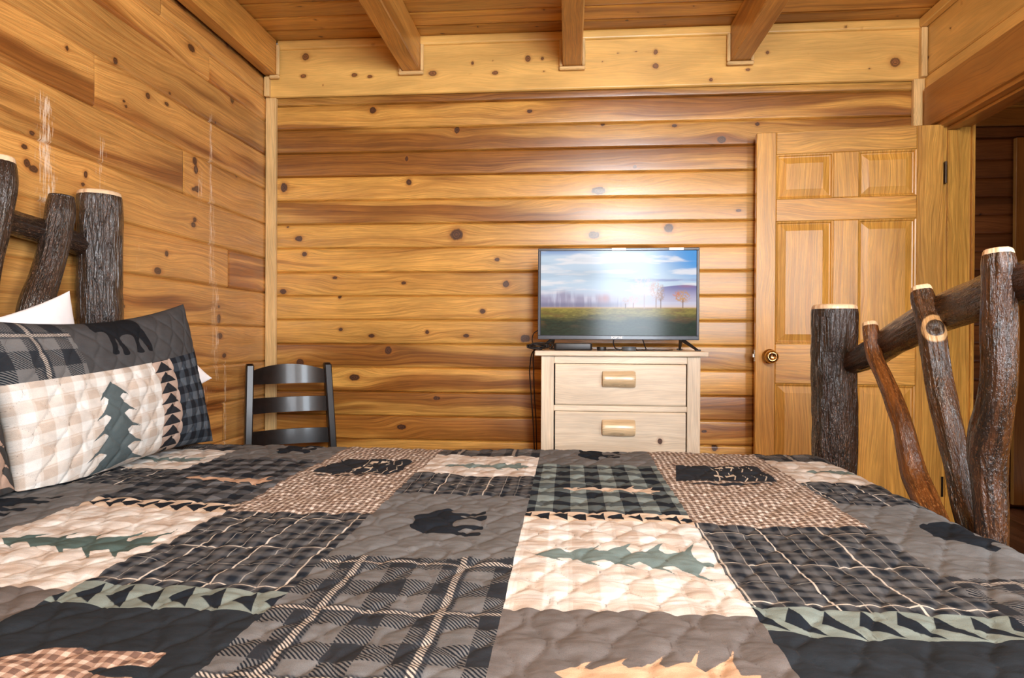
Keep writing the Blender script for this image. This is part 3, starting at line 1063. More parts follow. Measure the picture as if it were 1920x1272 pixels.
under(mb.build('carcass', W_PALE, dresser), B)
mb = MB()
mb.box(DX0, DX0 + sw, DF, DF + 0.022, 0.0, 1.016, axis=2, seed=3)
mb.box(DX1 - sw, DX1, DF, DF + 0.022, 0.0, 1.016, axis=2, seed=9)
zr = [0.982, 0.800, 0.600, 0.400, 0.200]
mb.box(DX0 + sw + .0005, DX1 - sw - .0005, DF + 0.001, DF + 0.022, 0.985, 1.016, axis=0, seed=50)
for zz in (0.787, 0.587, 0.387, 0.187):
    mb.box(DX0 + sw + .0005, DX1 - sw - .0005, DF + 0.001, DF + 0.022, zz, zz + 0.024, axis=0)
mb.box(DX0 + sw + .0005, DX1 - sw - .0005, DF + 0.004, DF + 0.022, 0.03, 0.10, axis=0)
under(mb.build('face_frame', W_PALE, dresser), B)
for i, (za, zb) in enumerate([(0.8125, 0.983), (0.6125, 0.7855), (0.4125, 0.5855), (0.2125, 0.3855)]):
    mb = MB()
    xa, xb = DX0 + sw + 0.006, DX1 - sw - 0.006
    kk = [(0.377, 0.668, 0.011)] if i == 1 else ([(0.15, 0.5, 0.009)] if i == 2 else [])
    if i == 1:
        kk.append((0.19, 0.742, 0.004))
    plankwall(mb, (0, DF - 0.004, 0), (1, 0, 0), (0, 0, 1), (0, -1, 0), xa, xb, [za, zb], tones=[-0.15], du=0.006, dv=0.006, groove=0.004, gw=0.006, knots=kk, bulge=0.0, seeds=[27.0 + i * 8])
    mb.box(xa, xb, DF - 0.001, DF + 0.016, za, zb, axis=0)
    dr = under(mb.build('drawer', W_PALE, dresser, smooth=False), B)
    # half-log pull
    mb = MB()
    xc, zc = 0.2075, (za + zb) / 2 + [0.024, 0.022, 0.0, 0.0][i]
    hl, rr = 0.067, 0.034
    th = np.linspace(-0.05 * math.pi, 1.05 * math.pi, 22)
    xs_ = np.r_[-hl, -hl + 0.003, np.linspace(-hl + 0.008, hl - 0.008, 14), hl - 0.003, hl]
    P = np.zeros((len(xs_), len(th), 3))
    for a, xx in enumerate(xs_):
        e = min(1.0, (hl - abs(xx)) / 0.006)
        r_ = rr * (0.93 + 0.07 * math.sqrt(max(0, e))) * (1 + 0.03 * math.sin(xx * 40 + i))
        for b, t in enumerate(th):
            P[a, b] = (xc + xx, DF - 0.0045 - max(0.0, r_ * math.sin(t)) * 1.0, zc + r_ * math.cos(t))
    wc = np.stack([P[..., 0], P[..., 2] + P[..., 1], np.full(P.shape[:2], 33.0 + i)], -1)
    mb.grid(P, wc, flip=False)
    for a in (0, len(xs_) - 1):
        base = mb.n
        k_ = len(th)
        mb.add(P[a], [tuple(range(k_)) if a else tuple(reversed(range(k_)))], wc[a])
    pl = mb.build('log_pull', W_LOGPULL, dr, smooth=True)

# ================================================================== TELEVISION
TY = 2.900
B = (0.214, 2.92, 1.038)
tv = empty('television', B)
tag(tv, 'black flat-screen television on the pale dresser, showing a misty meadow', 'television')
tx0, tx1, tz0, tz1 = -0.1359, 0.5640, 1.0835, 1.4860
bz, bb = 0.0125, 0.019
sx0, sx1, sz0, sz1 = tx0 + bz, tx1 - bz, tz0 + bb, tz1 - bz
mb = MB()
y0, y1 = TY, TY + 0.02
mb.box(tx0, tx1, y0, y1, tz0, sz0, axis=0, bev=0.0025)
mb.box(tx0, tx1, y0, y1, sz1, tz1, axis=0, bev=0.0025)
mb.box(tx0, sx0, y0, y1, sz0 - 0.002, sz1 + 0.002, axis=2, bev=0.0025)
mb.box(sx1, tx1, y0, y1, sz0 - 0.002, sz1 + 0.002, axis=2, bev=0.0025)
under(mb.build('bezel', M_TVB, tv), B)
mb = MB()
mb.box(tx0 + 0.002, tx1 - 0.002, y1, y1 + 0.018, tz0 + 0.002, tz1 - 0.002, axis=0, bev=0.006)
mb.box(tx0 + 0.12, tx1 - 0.12, y1 + 0.0185, y1 + 0.05, tz0 + 0.02, tz1 - 0.14, axis=0, bev=0.012)
under(mb.build('back_cover', M_BLACKP, tv), B)

# the picture on the screen
nu, nv = 430, 240
uu, vv = np.meshgrid(np.linspace(0, 1, nu), np.linspace(0, 1, nv), indexing='ij')
lin = lambda c: np.array([((x / 255) / 12.92 if x / 255 <= 0.04045 else ((x / 255 + 0.055) / 1.055) ** 2.4) for x in c])


def lay(img, m, c):
    return img * (1 - m[..., None]) + lin(c) * m[..., None]


img = np.broadcast_to(lin((205, 224, 242)), uu.shape + (3,)).copy()
img = lay(img, sstep(uu + (vv - 0.9) * 0.35, 0.62, 1.0) * sstep(vv, 0.5, 0.85), (70, 160, 232))
img = lay(img, sstep(vv, 0.93, 1.0) * (1 - sstep(uu, 0.1, 0.45)) * 0.9, (105, 150, 215))
cl = fbm(uu * 4, vv * 16, seed=3, o=5)
img = lay(img, sstep(cl, 0.50, 0.66) * 0.8, (250, 246, 248))
cl2 = fbm(uu * 3.2 + 9, vv * 20, seed=8, o=5)
img = lay(img, sstep(cl2, 0.52, 0.68) * sstep(uu, 0.3, 0.85) * sstep(vv, 0.55, 0.65) * 0.85, (140, 152, 200))
img = lay(img, sstep(cl2, 0.5, 0.66) * (1 - sstep(uu, 0.1, 0.6)) * 0.35, (176, 196, 215))
img = lay(img, np.exp(-((uu - 0.35) / 0.12) ** 2 - ((vv - 0.72) / 0.09) ** 2) * 0.5, (165, 185, 202))
# hill at the right
hill = 0.575 + 0.018 * np.sin((uu - 0.72) * 9) - 0.05 * (uu - 0.95) ** 2 * 10
img = lay(img, (1 - sstep(vv, hill - 0.004, hill + 0.004)) * sstep(uu, 0.74, 0.80) * (vv > 0.4), (108, 110, 170))
img = lay(img, np.exp(-((uu - 0.94) / 0.05) ** 2 - ((vv - 0.582) / 0.018) ** 2) * 0.6, (170, 110, 140))
# mist
img = lay(img, (1 - sstep(vv, 0.40, 0.60)) * 0.85, (205, 200, 222))
img = lay(img, np.exp(-((vv - 0.345) / 0.02) ** 2) * 0.5, (232, 205, 195))
# tree line at the left
tl_ = fbm(uu * 55, vv * 3, seed=21, o=3)
top = 0.41 + 0.16 * fbm(uu * 8, vv * 0, seed=22, o=3) * (1 - 0.5 * sstep(uu, 0.4, 0.6))
m = (1 - sstep(vv, top - 0.07, top + 0.02)) * sstep(tl_, 0.25, 0.6) * (1 - sstep(uu, 0.50, 0.58))
img = lay(img, m * 0.8, (158, 150, 176))
img = lay(img, (1 - sstep(vv, 0.36, 0.42)) * (1 - sstep(uu, 0.45, 0.6)) * 0.7, (122, 122, 152))
img = lay(img, np.exp(-((uu - 0.41) / 0.04) ** 2 - ((vv - 0.44) / 0.05) ** 2) * tl_ * 1.2, (205, 150, 150))
# field
gr = fbm(uu * 60, vv * 110, seed=31, o=4)
f = 1 - sstep(vv, 0.326, 0.334)
fieldc = lin((150, 135, 62)) * (0.5 + gr[..., None]) * 0.95
dk = sstep(vv + (fbm(uu * 6, vv * 30, seed=33, o=3) - 0.5) * 0.12, 0.14, 0.30)[..., None]
fieldc = fieldc * dk + (lin((36, 52, 38)) * (0.45 + gr[..., None] * 1.2)) * (1 - dk)
br = sstep(fbm(uu * 9, vv * 26, seed=41, o=4), 0.55, 0.7)[..., None] * sstep(vv, 0.05, 0.2)[..., None] * 0.45
fieldc = fieldc * (1 - br) + lin((120, 82, 50)) * br
img = img * (1 - f[..., None]) + fieldc * f[..., None]
img = lay(img, np.exp(-((vv - 0.328) / 0.010) ** 2) * 0.5, (226, 176, 120))


def tree_pic(img, cx_, base, top_, w, colr, trunk, dens, seed):
    ang = np.arctan2(vv - (base + (top_ - base) * 0.3), (uu - cx_) * 1.78)
    rr_ = np.hypot((uu - cx_) / w, (vv - (base + top_) / 2 - (top_ - base) * 0.12) / ((top_ - base) * 0.42))
    br_ = fbm(ang * 9, rr_ * 2, seed=seed, o=3)
    tw = fbm(uu * 170, vv * 95, seed=seed + 1, o=2)
    mm = (1 - sstep(rr_ + (tw - 0.5) * 0.5, 0.75, 1.05)) * sstep(br_ * 0.5 + tw * 0.5, 0.42, 0.58)
    img = lay(img, mm * dens, colr)
    tk = (1 - sstep(np.abs(uu - cx_), 0.002, 0.0045)) * (vv > base - 0.01) * (1 - sstep(vv, base + (top_ - base) * 0.3, base + (top_ - base) * 0.5))
    return lay(img, tk * 0.8, trunk)


img = tree_pic(img, 0.67, 0.33, 0.70, 0.10, (235, 205, 205), (190, 165, 170), 0.55, 51)
img = tree_pic(img, 0.60, 0.33, 0.47, 0.035, (236, 180, 160), (160, 120, 120), 0.7, 54)
img = tree_pic(img, 0.55, 0.33, 0.45, 0.028, (205, 165, 150), (110, 90, 90), 0.8, 57)
img = tree_pic(img, 0.745, 0.33, 0.66, 0.045, (215, 175, 160), (150, 110, 90), 0.7, 60)
img = tree_pic(img, 0.775, 0.33, 0.60, 0.030, (165, 130, 115), (120, 85, 60), 0.8, 63)
img = tree_pic(img, 0.915, 0.335, 0.54, 0.055, (205, 150, 85), (105, 70, 50), 0.9, 66)
img = tree_pic(img, 0.875, 0.44, 0.52, 0.030, (214, 120, 80), (205, 130, 85), 0.8, 69)
SCREEN = NT('television_picture', rough=0.13, spec=0.20)
ca = SCREEN.t.nodes.new('ShaderNodeVertexColor')
ca.layer_name = 'pic'
SCREEN.set('Base Color', C3(0.01, 0.01, 0.012))
SCREEN.set('Emission Color', ca.outputs[0])
SCREEN.set('Emission Strength', 0.50)
P = np.stack([sx0 + (sx1 - sx0) * uu, np.full_like(uu, TY + 0.0045), sz0 + (sz1 - sz0) * vv], -1)
mb = MB()
mb.grid(P)
under(mb.build('screen', SCREEN.mat, tv, extra={'pic': np.c_[img.reshape(-1, 3), np.ones(img.shape[0] * img.shape[1])]}), B)
for (xa, lab) in ((0.1865, 'white sticker on the middle of the top bezel'), (0.434, 'white sticker on the right of the top bezel')):
    mb = MB()
    mb.box(xa, xa + 0.062, TY - 0.0009, TY - 0.0002, tz1 - 0.011, tz1 - 0.0005, bev=0.0002)
    tag(under(mb.build('sticker', M_WHITEP, tv), B), lab)


def text_mesh(name, body, size, mat, parent, base, loc, rot, bold=0.0006, ext=0.0004, squash=1.0):
    cu = bpy.data.curves.new(name, 'FONT')
    cu.body = body
    cu.size = size
    cu.align_x = 'CENTER'
    cu.align_y = 'CENTER'
    cu.extrude = ext
    cu.offset = bold
    tmp = bpy.data.objects.new(name, cu)
    COL.objects.link(tmp)
    dg = bpy.context.evaluated_depsgraph_get()
    dg.update()
    me = bpy.data.meshes.new_from_object(tmp.evaluated_get(dg))
    bpy.data.objects.remove(tmp)
    M = Matrix.Translation(Vector(loc)) @ rot @ Matrix.Diagonal((1, squash, 1, 1))
    me.transform(M)
    me.materials.clear()
    me.materials.append(mat)
    o = mk_object(name, me, parent)
    return under(o, base)


M_LOGO = simple('silver_lettering', (0.85, 0.85, 0.87), rough=0.3, var=0.02)
text_mesh('logo', 'SCEPTRE', 0.0125, M_LOGO, tv, B, (0.210, TY - 0.0008, tz0 + 0.0098), Matrix.Rotation(math.pi / 2, 4, 'X'))
for sgn, xf in ((-1, -0.068), (1, 0.490)):
    mb = MB()
    for yy, out in ((-1, 1), (1, 1)):
        a = np.array([xf, TY + 0.02, tz0 + 0.004])
        tip = np.array([xf + 0.056 * sgn if yy < 0 else xf + 0.008 * sgn, TY + 0.02 + yy * 0.085, 1.0405])
        tube(mb, [(*a, 0.009), (*(a * 0.5 + tip * 0.5), 0.0075), (*tip, 0.0052)], 0, 8, 0.02)
        mb.box(tip[0] - 0.012, tip[0] + 0.012, tip[1] - 0.008, tip[1] + 0.008, 1.0382, 1.0445, bev=0.002)
    under(mb.build('foot', M_BLACKP, tv), B)

# small things under the television
def rounded_block(name, x0, x1, y0, y1, z0, z1, mat, r=0.012, parent=None, top=0.004):
    mb = MB()
    n = 8
    cor = []
    for (cx_, cy_, a0) in ((x1 - r, y1 - r, 0), (x0 + r, y1 - r, 90), (x0 + r, y0 + r, 180), (x1 - r, y0 + r, 270)):
        for k in range(n):
            a = math.radians(a0 + 90 * k / (n - 1))
            cor.append((cx_ + r * math.cos(a), cy_ + r * math.sin(a)))
    cor = np.array(cor)
    c = cor.mean(0)
    lev = [(0.94, z0), (0.985, z0 + 0.003), (1.0, z0 + 0.008), (1.0, z1 - top), (0.985, z1 - top * 0.3), (0.95, z1), (0.4, z1), (0.01, z1)]
    P = np.array([[(c[0] + (p[0] - c[0]) * f, c[1] + (p[1] - c[1]) * f, zz) for p in cor] for (f, zz) in lev])
    mb.grid(P, close_v=True, flip=True)
    mb.f.append(tuple(reversed(range(len(cor)))))
    mb.mi.append(0)
    return mb.build(name, mat, parent, smooth=False, auto=35)


bx = rounded_block('set_top_box', -0.062, 0.100, 2.775, 2.880, 1.0379, 1.068, M_BLACKP)
tag(bx, 'low black set-top box with rounded corners under the left half of the television', 'media box')
pk = rounded_block('cable_adapter', 0.120, 0.158, 2.77, 2.81, 1.0379, 1.054, M_BLACKP, r=0.015)
tag(pk, 'small round black adapter between the black box and the grey puck', 'adapter')
mb = MB()
lathe(mb, [(0.0005, 1.0379), (0.026, 1.0379), (0.030, 1.041), (0.030, 1.053), (0.026, 1.056), (0.0005, 1.0565)], 28, Matrix.Translation((0.252, 2.775, 0)))
gp = mb.build('media_puck', M_GREYP, smooth=False, auto=35)
tag(gp, 'small grey round puck on the dresser under the television logo', 'media player')


def cable(name, groups, label, cat='cable', r=0.0022):
    mb = MB()
    for pts in groups:
        tube(mb, pts, r, 7, 0.006)
    o = mb.build(name, M_CABLE, smooth=True)
    tag(o, label, cat)
    return o


cable('signal_cable', [[(0.32, 2.93, 1.10), (0.325, 2.86, 1.062), (0.318, 2.80, 1.0405), (0.29, 2.795, 1.0405)],
                       [(0.285, 2.80, 1.0405), (0.34, 2.84, 1.0405), (0.42, 2.85, 1.0405), (0.45, 2.90, 1.0405)],
                       [(0.16, 2.80, 1.0405), (0.19, 2.82, 1.0405), (0.22, 2.82, 1.0405)],
                       [(0.20, 2.92, 1.09), (0.195, 2.87, 1.065), (0.205, 2.83, 1.045), (0.24, 2.83, 1.0405)]],
      'black signal cable looping onto the dresser below the television logo', r=0.0026)
# coiled bundle at the left corner of the dresser top
random.seed(11)
gl = []
for q in range(7):
    cx_, cz_ = -0.125 + random.uniform(-0.012, 0.012), 1.048 + random.uniform(0.0, 0.012)
    rx, rz_ = random.uniform(0.030, 0.05), random.uniform(0.006, 0.012)
    cy_ = 2.79 + random.uniform(-0.02, 0.02)
    ph = random.uniform(0, 6)
    gl.append([(cx_ + rx * math.cos(t + ph), cy_ + 0.014 * math.sin(t * 2 + ph), max(1.0415, cz_ + rz_ * math.sin(t + ph))) for t in np.linspace(0, 6.6, 14)])
gl.append([(-0.135, 2.93, 1.125), (-0.153, 2.90, 1.11), (-0.157, 2.85, 1.075), (-0.14, 2.80, 1.052)])
cable('cable_bundle', gl, 'coiled bundle of black cord on the left corner of the dresser top', r=0.0024)
cable('power_cord', [[(-0.128, 2.82, 1.0425), (-0.141, 2.828, 1.0425), (-0.152, 2.84, 1.032), (-0.168, 2.88, 0.97), (-0.166, 2.93, 0.85), (-0.158, 2.98, 0.70), (-0.152, 3.02, 0.5), (-0.152, 3.05, 0.2), (-0.16, 3.08, 0.03)],
                     [(-0.120, 2.85, 1.0425), (-0.140, 2.858, 1.0425), (-0.149, 2.87, 1.030), (-0.153, 2.90, 0.95), (-0.152, 2.95, 0.84), (-0.146, 3.00, 0.70), (-0.144, 3.04, 0.45), (-0.145, 3.06, 0.2), (-0.15, 3.08, 0.04)]],
      'pair of thin dark cords hanging down the left side of the dresser', r=0.0028)

# ================================================================== CHAIR
chair = empty('dining_chair', (-1.277, 2.945, 0), math.radians(-145))
tag(chair, 'black ladder-back wooden chair in the corner beyond the bed', 'chair')
hs = 0.176


def lean(z):
    return -0.10 * max(0.0, (z - 0.44)) ** 1.15 * 1.3


def flare(z):
    return 0.018 * (0.965 - z) / 0.5 if z > 0.44 else 0.019


for sgn in (-1, 1):
    mb = MB()
    zs = [0.0, 0.15, 0.3, 0.44, 0.55, 0.65, 0.75, 0.85, 0.93, 0.955, 0.965]
    P = []
    for z_ in zs:
        x_ = sgn * (hs + flare(z_))
        y_ = lean(z_)
        wv = 0.017 if z_ < 0.96 else 0.013
        dv_ = 0.022 if z_ < 0.96 else 0.015
        if z_ < 0.44:
            y_ = -0.05 * (0.44 - z_) / 0.44
        c = 0.005
        prof = [(-wv + c, -dv_), (wv - c, -dv_), (wv, -dv_ + c), (wv, dv_ - c), (wv - c, dv_), (-wv + c, dv_), (-wv, dv_ - c), (-wv, -dv_ + c)]
        P.append([(x_ + a, y_ + b, z_) for a, b in prof])
    P = np.array(P)
    mb.grid(P, close_v=True, flip=True)
    n0 = len(zs) * 8
    mb.f.append(tuple(range(n0 - 8, n0)))
    mb.f.append(tuple(reversed(range(8))))
    mb.mi.extend([0, 0])
    mb.build('rear_leg', M_BLACKWOOD, chair, auto=30)
for (za, zb, arch) in ((0.868, 0.932, 0.028), (0.735, 0.805, 0.0), (0.585, 0.655, 0.0), (0.47, 0.52, 0.0)):
    mb = MB()
    xs_ = np.linspace(-1, 1, 25)
    P = []
    for xx in xs_:
        bow = -0.038 * (1 - xx * xx)
        X_ = xx * (hs + flare((za + zb) / 2) - 0.014)
        top_ = zb + arch * (1 - xx * xx)
        P.append([(X_, lean(za) + bow - 0.006, za), (X_, lean(za) + bow + 0.006, za), (X_, lean(top_) + bow + 0.006, top_), (X_, lean(top_) + bow - 0.006, top_)])
    mb.grid(np.array(P), close_v=True, flip=False)
    mb.build('slat', M_BLACKWOOD, chair, auto=30)
mb = MB()
so = [(-0.175, 0.0), (-0.205, 0.38), (-0.19, 0.41), (0.19, 0.41), (0.205, 0.38), (0.175, 0.0)]
P = []
for (zz, f) in ((0.432, 0.97), (0.436, 1.0), (0.452, 1.0), (0.457, 0.98), (0.452, 0.7), (0.450, 0.05)):
    P.append([(a * f, 0.02 + (b - 0.2) * f + 0.2, zz) for a, b in so])
mb.grid(np.array(P), close_v=True, flip=True)
mb.build('seat', M_BLACKWOOD, chair, auto=30)
for sgn in (-1, 1):
    mb = MB()
    mb.box(sgn * 0.18 - 0.018, sgn * 0.18 + 0.018, 0.36, 0.396, 0.0, 0.4315, bev=0.004)
    mb.build('front_leg', M_BLACKWOOD, chair)
for (p, q) in (((-0.18, -0.01, 0.24), (-0.18, 0.37, 0.22)), ((0.18, -0.01, 0.24), (0.18, 0.37, 0.22)), ((-0.17, 0.378, 0.30), (0.17, 0.378, 0.30)), ((-0.17, 0.378, 0.18), (0.17, 0.378, 0.18))):
    mb = MB()
    tube(mb, [p, q], 0.010, 10)
    mb.build('stretcher', M_BLACKWOOD, chair, smooth=True)

# ================================================================== BED FRAME
FWD = CAMM @ np.array([0, 0, -1.0])


def spx(lst, X):
    out = []
    for (px, py, w) in lst:
        p = atX(px, py, X)
        out.append((*p, w * ((p - CAMP) @ FWD) / FPX / 2))
    return out


YM = 1.255
B = (0.0, YM, 0.0)
bed = empty('log_bed', B)
tag(bed, 'rustic bed of dark lacquered bark-covered logs under the patchwork quilt', 'bed')
XH, XF = -1.452, 0.812


def blog(nm, pts, mat, **k):
    return under(log(nm, pts, bed, [mat, M_END], **k), B)


hp_ = atX(187, 364, XH)
blog('headboard_post', [(XH, hp_[1], 0.0, .063), (XH, hp_[1], 0.5, .064), (XH + .002, hp_[1], 1.1, .0635), (XH, hp_[1] - .001, 1.35, .0625), (XH, hp_[1] - .001, hp_[2] - 0.04, .062), (XH, hp_[1] - .001, hp_[2] - 0.012, .061), (XH, hp_[1] - .001, hp_[2] - 0.003, .0595)], M_BARK_DARK, seed=1, n=72, rough=.0045, lump=.004, ends=(False, True))
blog('headboard_post', [(XH, 2 * YM - hp_[1], 0.0, .063), (XH, 2 * YM - hp_[1], 0.8, .062), (XH, 2 * YM - hp_[1], hp_[2] - 0.01, .060)], M_BARK_DARK, seed=2)
hs1 = spx([(115, 368, 41), (114, 385, 47), (108, 430, 49), (98, 475, 50), (85, 520, 52), (66, 575, 56)], XH + .012)
hs2 = spx([(6, 300, 40), (4, 325, 50), (-6, 400, 52), (-30, 500, 56)], XH + .012)


def extend(pts, z):
    a, b = np.array(pts[-2]), np.array(pts[-1])
    d = (b - a)[:3]
    d[0] = 0
    t = (z - b[2]) / d[2]
    e = b.copy()
    e[:3] = b[:3] + d * t
    e[1] = b[1] + np.clip(e[1] - b[1], -0.12, 0.12)
    e[0] = b[0]
    return list(pts) + [tuple(b + (e - b) * f) for f in (0.15, 0.35, 0.65, 1.0)]


def mirror(pts):
    return [(p[0], 2 * YM - p[1], p[2], p[3]) for p in pts]


hs1, hs2 = extend(hs1, 0.48), extend(hs2, 0.48)
for i, (pp, sd) in enumerate([(hs1, 3), (hs2, 4), ([(XH + .012, YM, 1.60, .036), (XH + .012, YM - .02, 1.2, .038), (XH + .012, YM + .01, 0.48, .04)], 5), (mirror(hs2), 6), (mirror(hs1), 7)]):
    blog('headboard_spindle', pp[::-1], M_BARK_DARK, seed=sd, n=56 if i < 2 else 32, rough=.002, lump=.0015, ends=(False, False) if i < 1 else (False, True), dome=0.01)
r1, r2 = atX(140, 456, -1.478), atX(0, 420, -1.478)
blog('headboard_rail', [(-1.472, hp_[1] - 0.03, r1[2] - .008, .030), (-1.475, r1[1], r1[2], .032), (-1.475, r2[1], r2[2] + .012, .035), (-1.475, YM, r2[2] + .05, .036), (-1.475, 2 * YM - r2[1], r2[2] + .012, .035), (-1.472, 2 * YM - hp_[1] + .03, r1[2] - .008, .031)], M_BARK_DARK, seed=9, n=48, rough=.003, lump=.004, ends=(False, False))
blog('headboard_rail', [(XH, hp_[1] - .03, 0.52, .035), (XH, YM, 0.52, .037), (XH, 2 * YM - hp_[1] + .03, 0.52, .035)], M_BARK_DARK, seed=10, n=24, step=.02, ends=(False, False))

fp = atX(1564, 574, XF)
fr = 80 * ((fp - CAMP) @ FWD) / FPX / 2
print('foot post', fp, fr)
blog('footboard_post', [(XF + .005, fp[1], 0.0, fr), (XF + .004, fp[1], 0.5, fr), (XF + .002, fp[1], 0.9, fr * .97), (XF, fp[1], 1.08, fr * .985), (XF, fp[1], fp[2] - 0.04, fr * 1.0), (XF, fp[1], fp[2] - 0.016, fr * .995), (XF, fp[1], fp[2] - 0.004, fr * .975)], M_BARK_DARK, seed=11, n=88, rough=.0055, lump=.004, dome=.010)
blog('footboard_post', [(XF, 2 * YM - fp[1], 0.0, fr), (XF, 2 * YM - fp[1], 0.8, fr), (XF, 2 * YM - fp[1], fp[2] - 0.01, fr * .96)], M_BARK_DARK, seed=12)
f1 = extend(spx([(1631, 609, 26), (1633, 622, 28), (1640, 668, 28), (1659, 714, 31), (1678, 759, 34), (1694, 805, 36), (1704, 851, 41), (1716, 896, 45), (1737, 942, 46), (1757, 985, 47)], XF), 0.46)
f2 = extend(spx([(1727, 544, 34), (1730, 558, 38), (1736, 580, 40), (1745, 622, 43), (1751, 659, 45), (1759, 714, 45), (1769, 759, 47), (1780, 805, 48), (1790, 850, 46), (1799, 896, 46), (1809, 942, 45), (1818, 985, 45)], XF), 0.46)
f3 = extend(spx([(1871, 474, 50), (1872, 490, 56), (1873, 531, 56), (1873, 622, 58), (1871, 714, 59), (1866, 759, 62), (1858, 805, 66), (1853, 851, 64), (1854, 896, 60), (1857, 942, 57), (1859, 1006, 55)], XF), 0.46)
rl = spx([(1612, 676, 46), (1628, 667, 50), (1690, 628, 60), (1751, 595, 67), (1800, 574, 71), (1842, 560, 75), (1920, 529, 82)], XF + .045)
blog('footboard_spindle', f1[::-1], M_BARK_RED, seed=21, n=64, rough=.0025, lump=.004, step=.004, dome=.008)
blog('footboard_spindle', f2[::-1], M_BARK_MID, seed=22, n=72, rough=.003, lump=.005, step=.004, knots=[(0.868, 4.55, .017)], dome=.009)
blog('footboard_spindle', f3[::-1], M_BARK_MID, seed=23, n=80, rough=.003, lump=.003, step=.004, dome=.008)
blog('footboard_spindle', mirror(f2)[::-1], M_BARK_MID, seed=24, n=32, step=.012)
blog('footboard_spindle', mirror(f1)[::-1], M_BARK_RED, seed=25, n=32, step=.012)
rl[0] = (rl[0][0] - .012, fp[1] - 0.035, rl[0][2] - .012, rl[0][3] * .9)
mid = [rl[-1], (XF + .045, YM, rl[-1][2] + .004, rl[-1][3])]
full = rl + [mid[1]] + [(p[0], 2 * YM - p[1], p[2], p[3]) for p in rl[::-1]]
blog('footboard_rail', full, M_BARK_MID, seed=26, n=80, rough=.004, lump=.005, step=.006, ends=(False, False))
blog('footboard_rail', [(XF + .02, fp[1] - .03, 0.44, .04), (XF + .02, YM, 0.44, .042), (XF + .02, 2 * YM - fp[1] + .03, 0.44, .04)], M_BARK_MID, seed=27, n=24, step=.02, ends=(False, False))
for yy, sd in ((YM + 0.66, 28), (YM - 0.66, 29)):
    blog('side_rail', [(XH + .04, yy, 0.34, .05), (-0.3, yy, 0.345, .052), (XF - .03, yy, 0.34, .05)], M_BARK_DARK, seed=sd, n=24, step=.03, ends=(False, False))

# ================================================================== FABRICS
def fabric(name, fn, fig=None, fig2=None, bump=0.25, wander=0.003, gain=0.66):
    t = NT(name, rough=0.92, spec=0.12)
    t.set('Sheen Weight', 0.0)
    u, v, w = t.sep(t.attr('qc', 'Vector'))
    # slight wander of printed lines
    wn = t.noise(t.comb(u, v, 0.0), 14.0, 2.0, 0.5)
    wn2 = t.noise(t.comb(v, u, 3.0), 14.0, 2.0, 0.5)
    uw = t.add(u, t.mul(t.sub(wn, 0.5), wander))
    vw = t.add(v, t.mul(t.sub(wn2, 0.5), wander))
    col = fn(t, uw, vw)
    if fig:
        fs = t.attr('fig')
        en = t.noise(t.comb(u, v, 0.0), 420.0, 1.0, 0.5)
        col = t.mix(t.ss(t.add(fs, t.mul(t.sub(en, 0.5), 0.0012)), 0.0002, 0.0014), col, fig(t, uw, vw) if callable(fig) else C3(*fig))
    if fig2:
        f2_ = t.attr('fig2')
        col = t.mix(t.ss(f2_, 0.0, 0.001), col, C3(*fig2))
    # weave speckle, stitching thread, washed variation
    wv = t.noise(t.comb(t.mul(u, 900.0), t.mul(v, 900.0), 0.0), 1.0, 2.0, 0.6)
    mot = t.noise(t.comb(u, v, 7.0), 22.0, 4.0, 0.6)
    k = t.mul(t.ss(wv, 0.25, 0.75, 0.86 * gain, 1.12 * gain), t.ss(mot, 0.3, 0.7, 0.88, 1.10))
    col = t.mix(1.0, col, t.comb(k, k, k), 'MULTIPLY')
    st = t.attr('st')
    col = t.mix(t.mul(t.ss(st, 0.6, 0.95), 0.62), col, t.mix(0.5, C3(0.06, 0.05, 0.045), t.mix(1.0, col, C3(0.45, 0.42, 0.40), 'MULTIPLY')))
    t.set('Base Color', col)
    h = t.add(t.mul(wv, 0.35), t.mul(t.noise(t.comb(t.mul(u, 1.0), t.mul(v, 2.2), 0.0), 70.0, 3.0, 0.6), 1.0))
    t.bump(h, bump, 0.004)
    return t.mat


def sq(t, x, period, duty=0.5, off=0.0, soft=0.02):
    """soft square wave, 1 inside duty"""
    f = t.frac(t.mul(t.add(x, off), 1.0 / period))
    return t.mul(t.ss(f, 0.0, soft), t.ss(f, duty, duty + soft, 1.0, 0.0))


def line(t, x, period, width, off=0.0):
    f = t.frac(t.mul(t.add(x, off), 1.0 / period))
    d = t.m('ABSOLUTE', t.sub(f, 0.5))
    hw = width / period / 2
    return t.ss(d, hw * 0.7, hw * 1.3, 1.0, 0.0)


BLK = (0.015, 0.021, 0.030)
CHR = (0.055, 0.060, 0.066)
GRY = (0.185, 0.186, 0.186)
BRN = (0.175, 0.155, 0.145)
CRM = (0.80, 0.68, 0.54)
TAN = (0.52, 0.36, 0.26)
GRN = (0.100, 0.155, 0.145)
TEAL = (0.22, 0.29, 0.28)


def f_solid(c):
    return lambda t, u, v: t.mix(0.0, C3(*c), C3(*c))


def f_gingham(c0, c1, c2, p=0.0135, d=0.55):
    def fn(t, u, v):
        a, b = sq(t, u, p, d, soft=0.08), sq(t, v, p, d, soft=0.08)
        s_ = t.mul(t.add(a, b), 0.5)
        return t.mix(t.ss(s_, 0.5, 1.0), t.mix(t.ss(s_, 0.0, 0.5), C3(*c0), C3(*c1)), C3(*c2))
    return fn


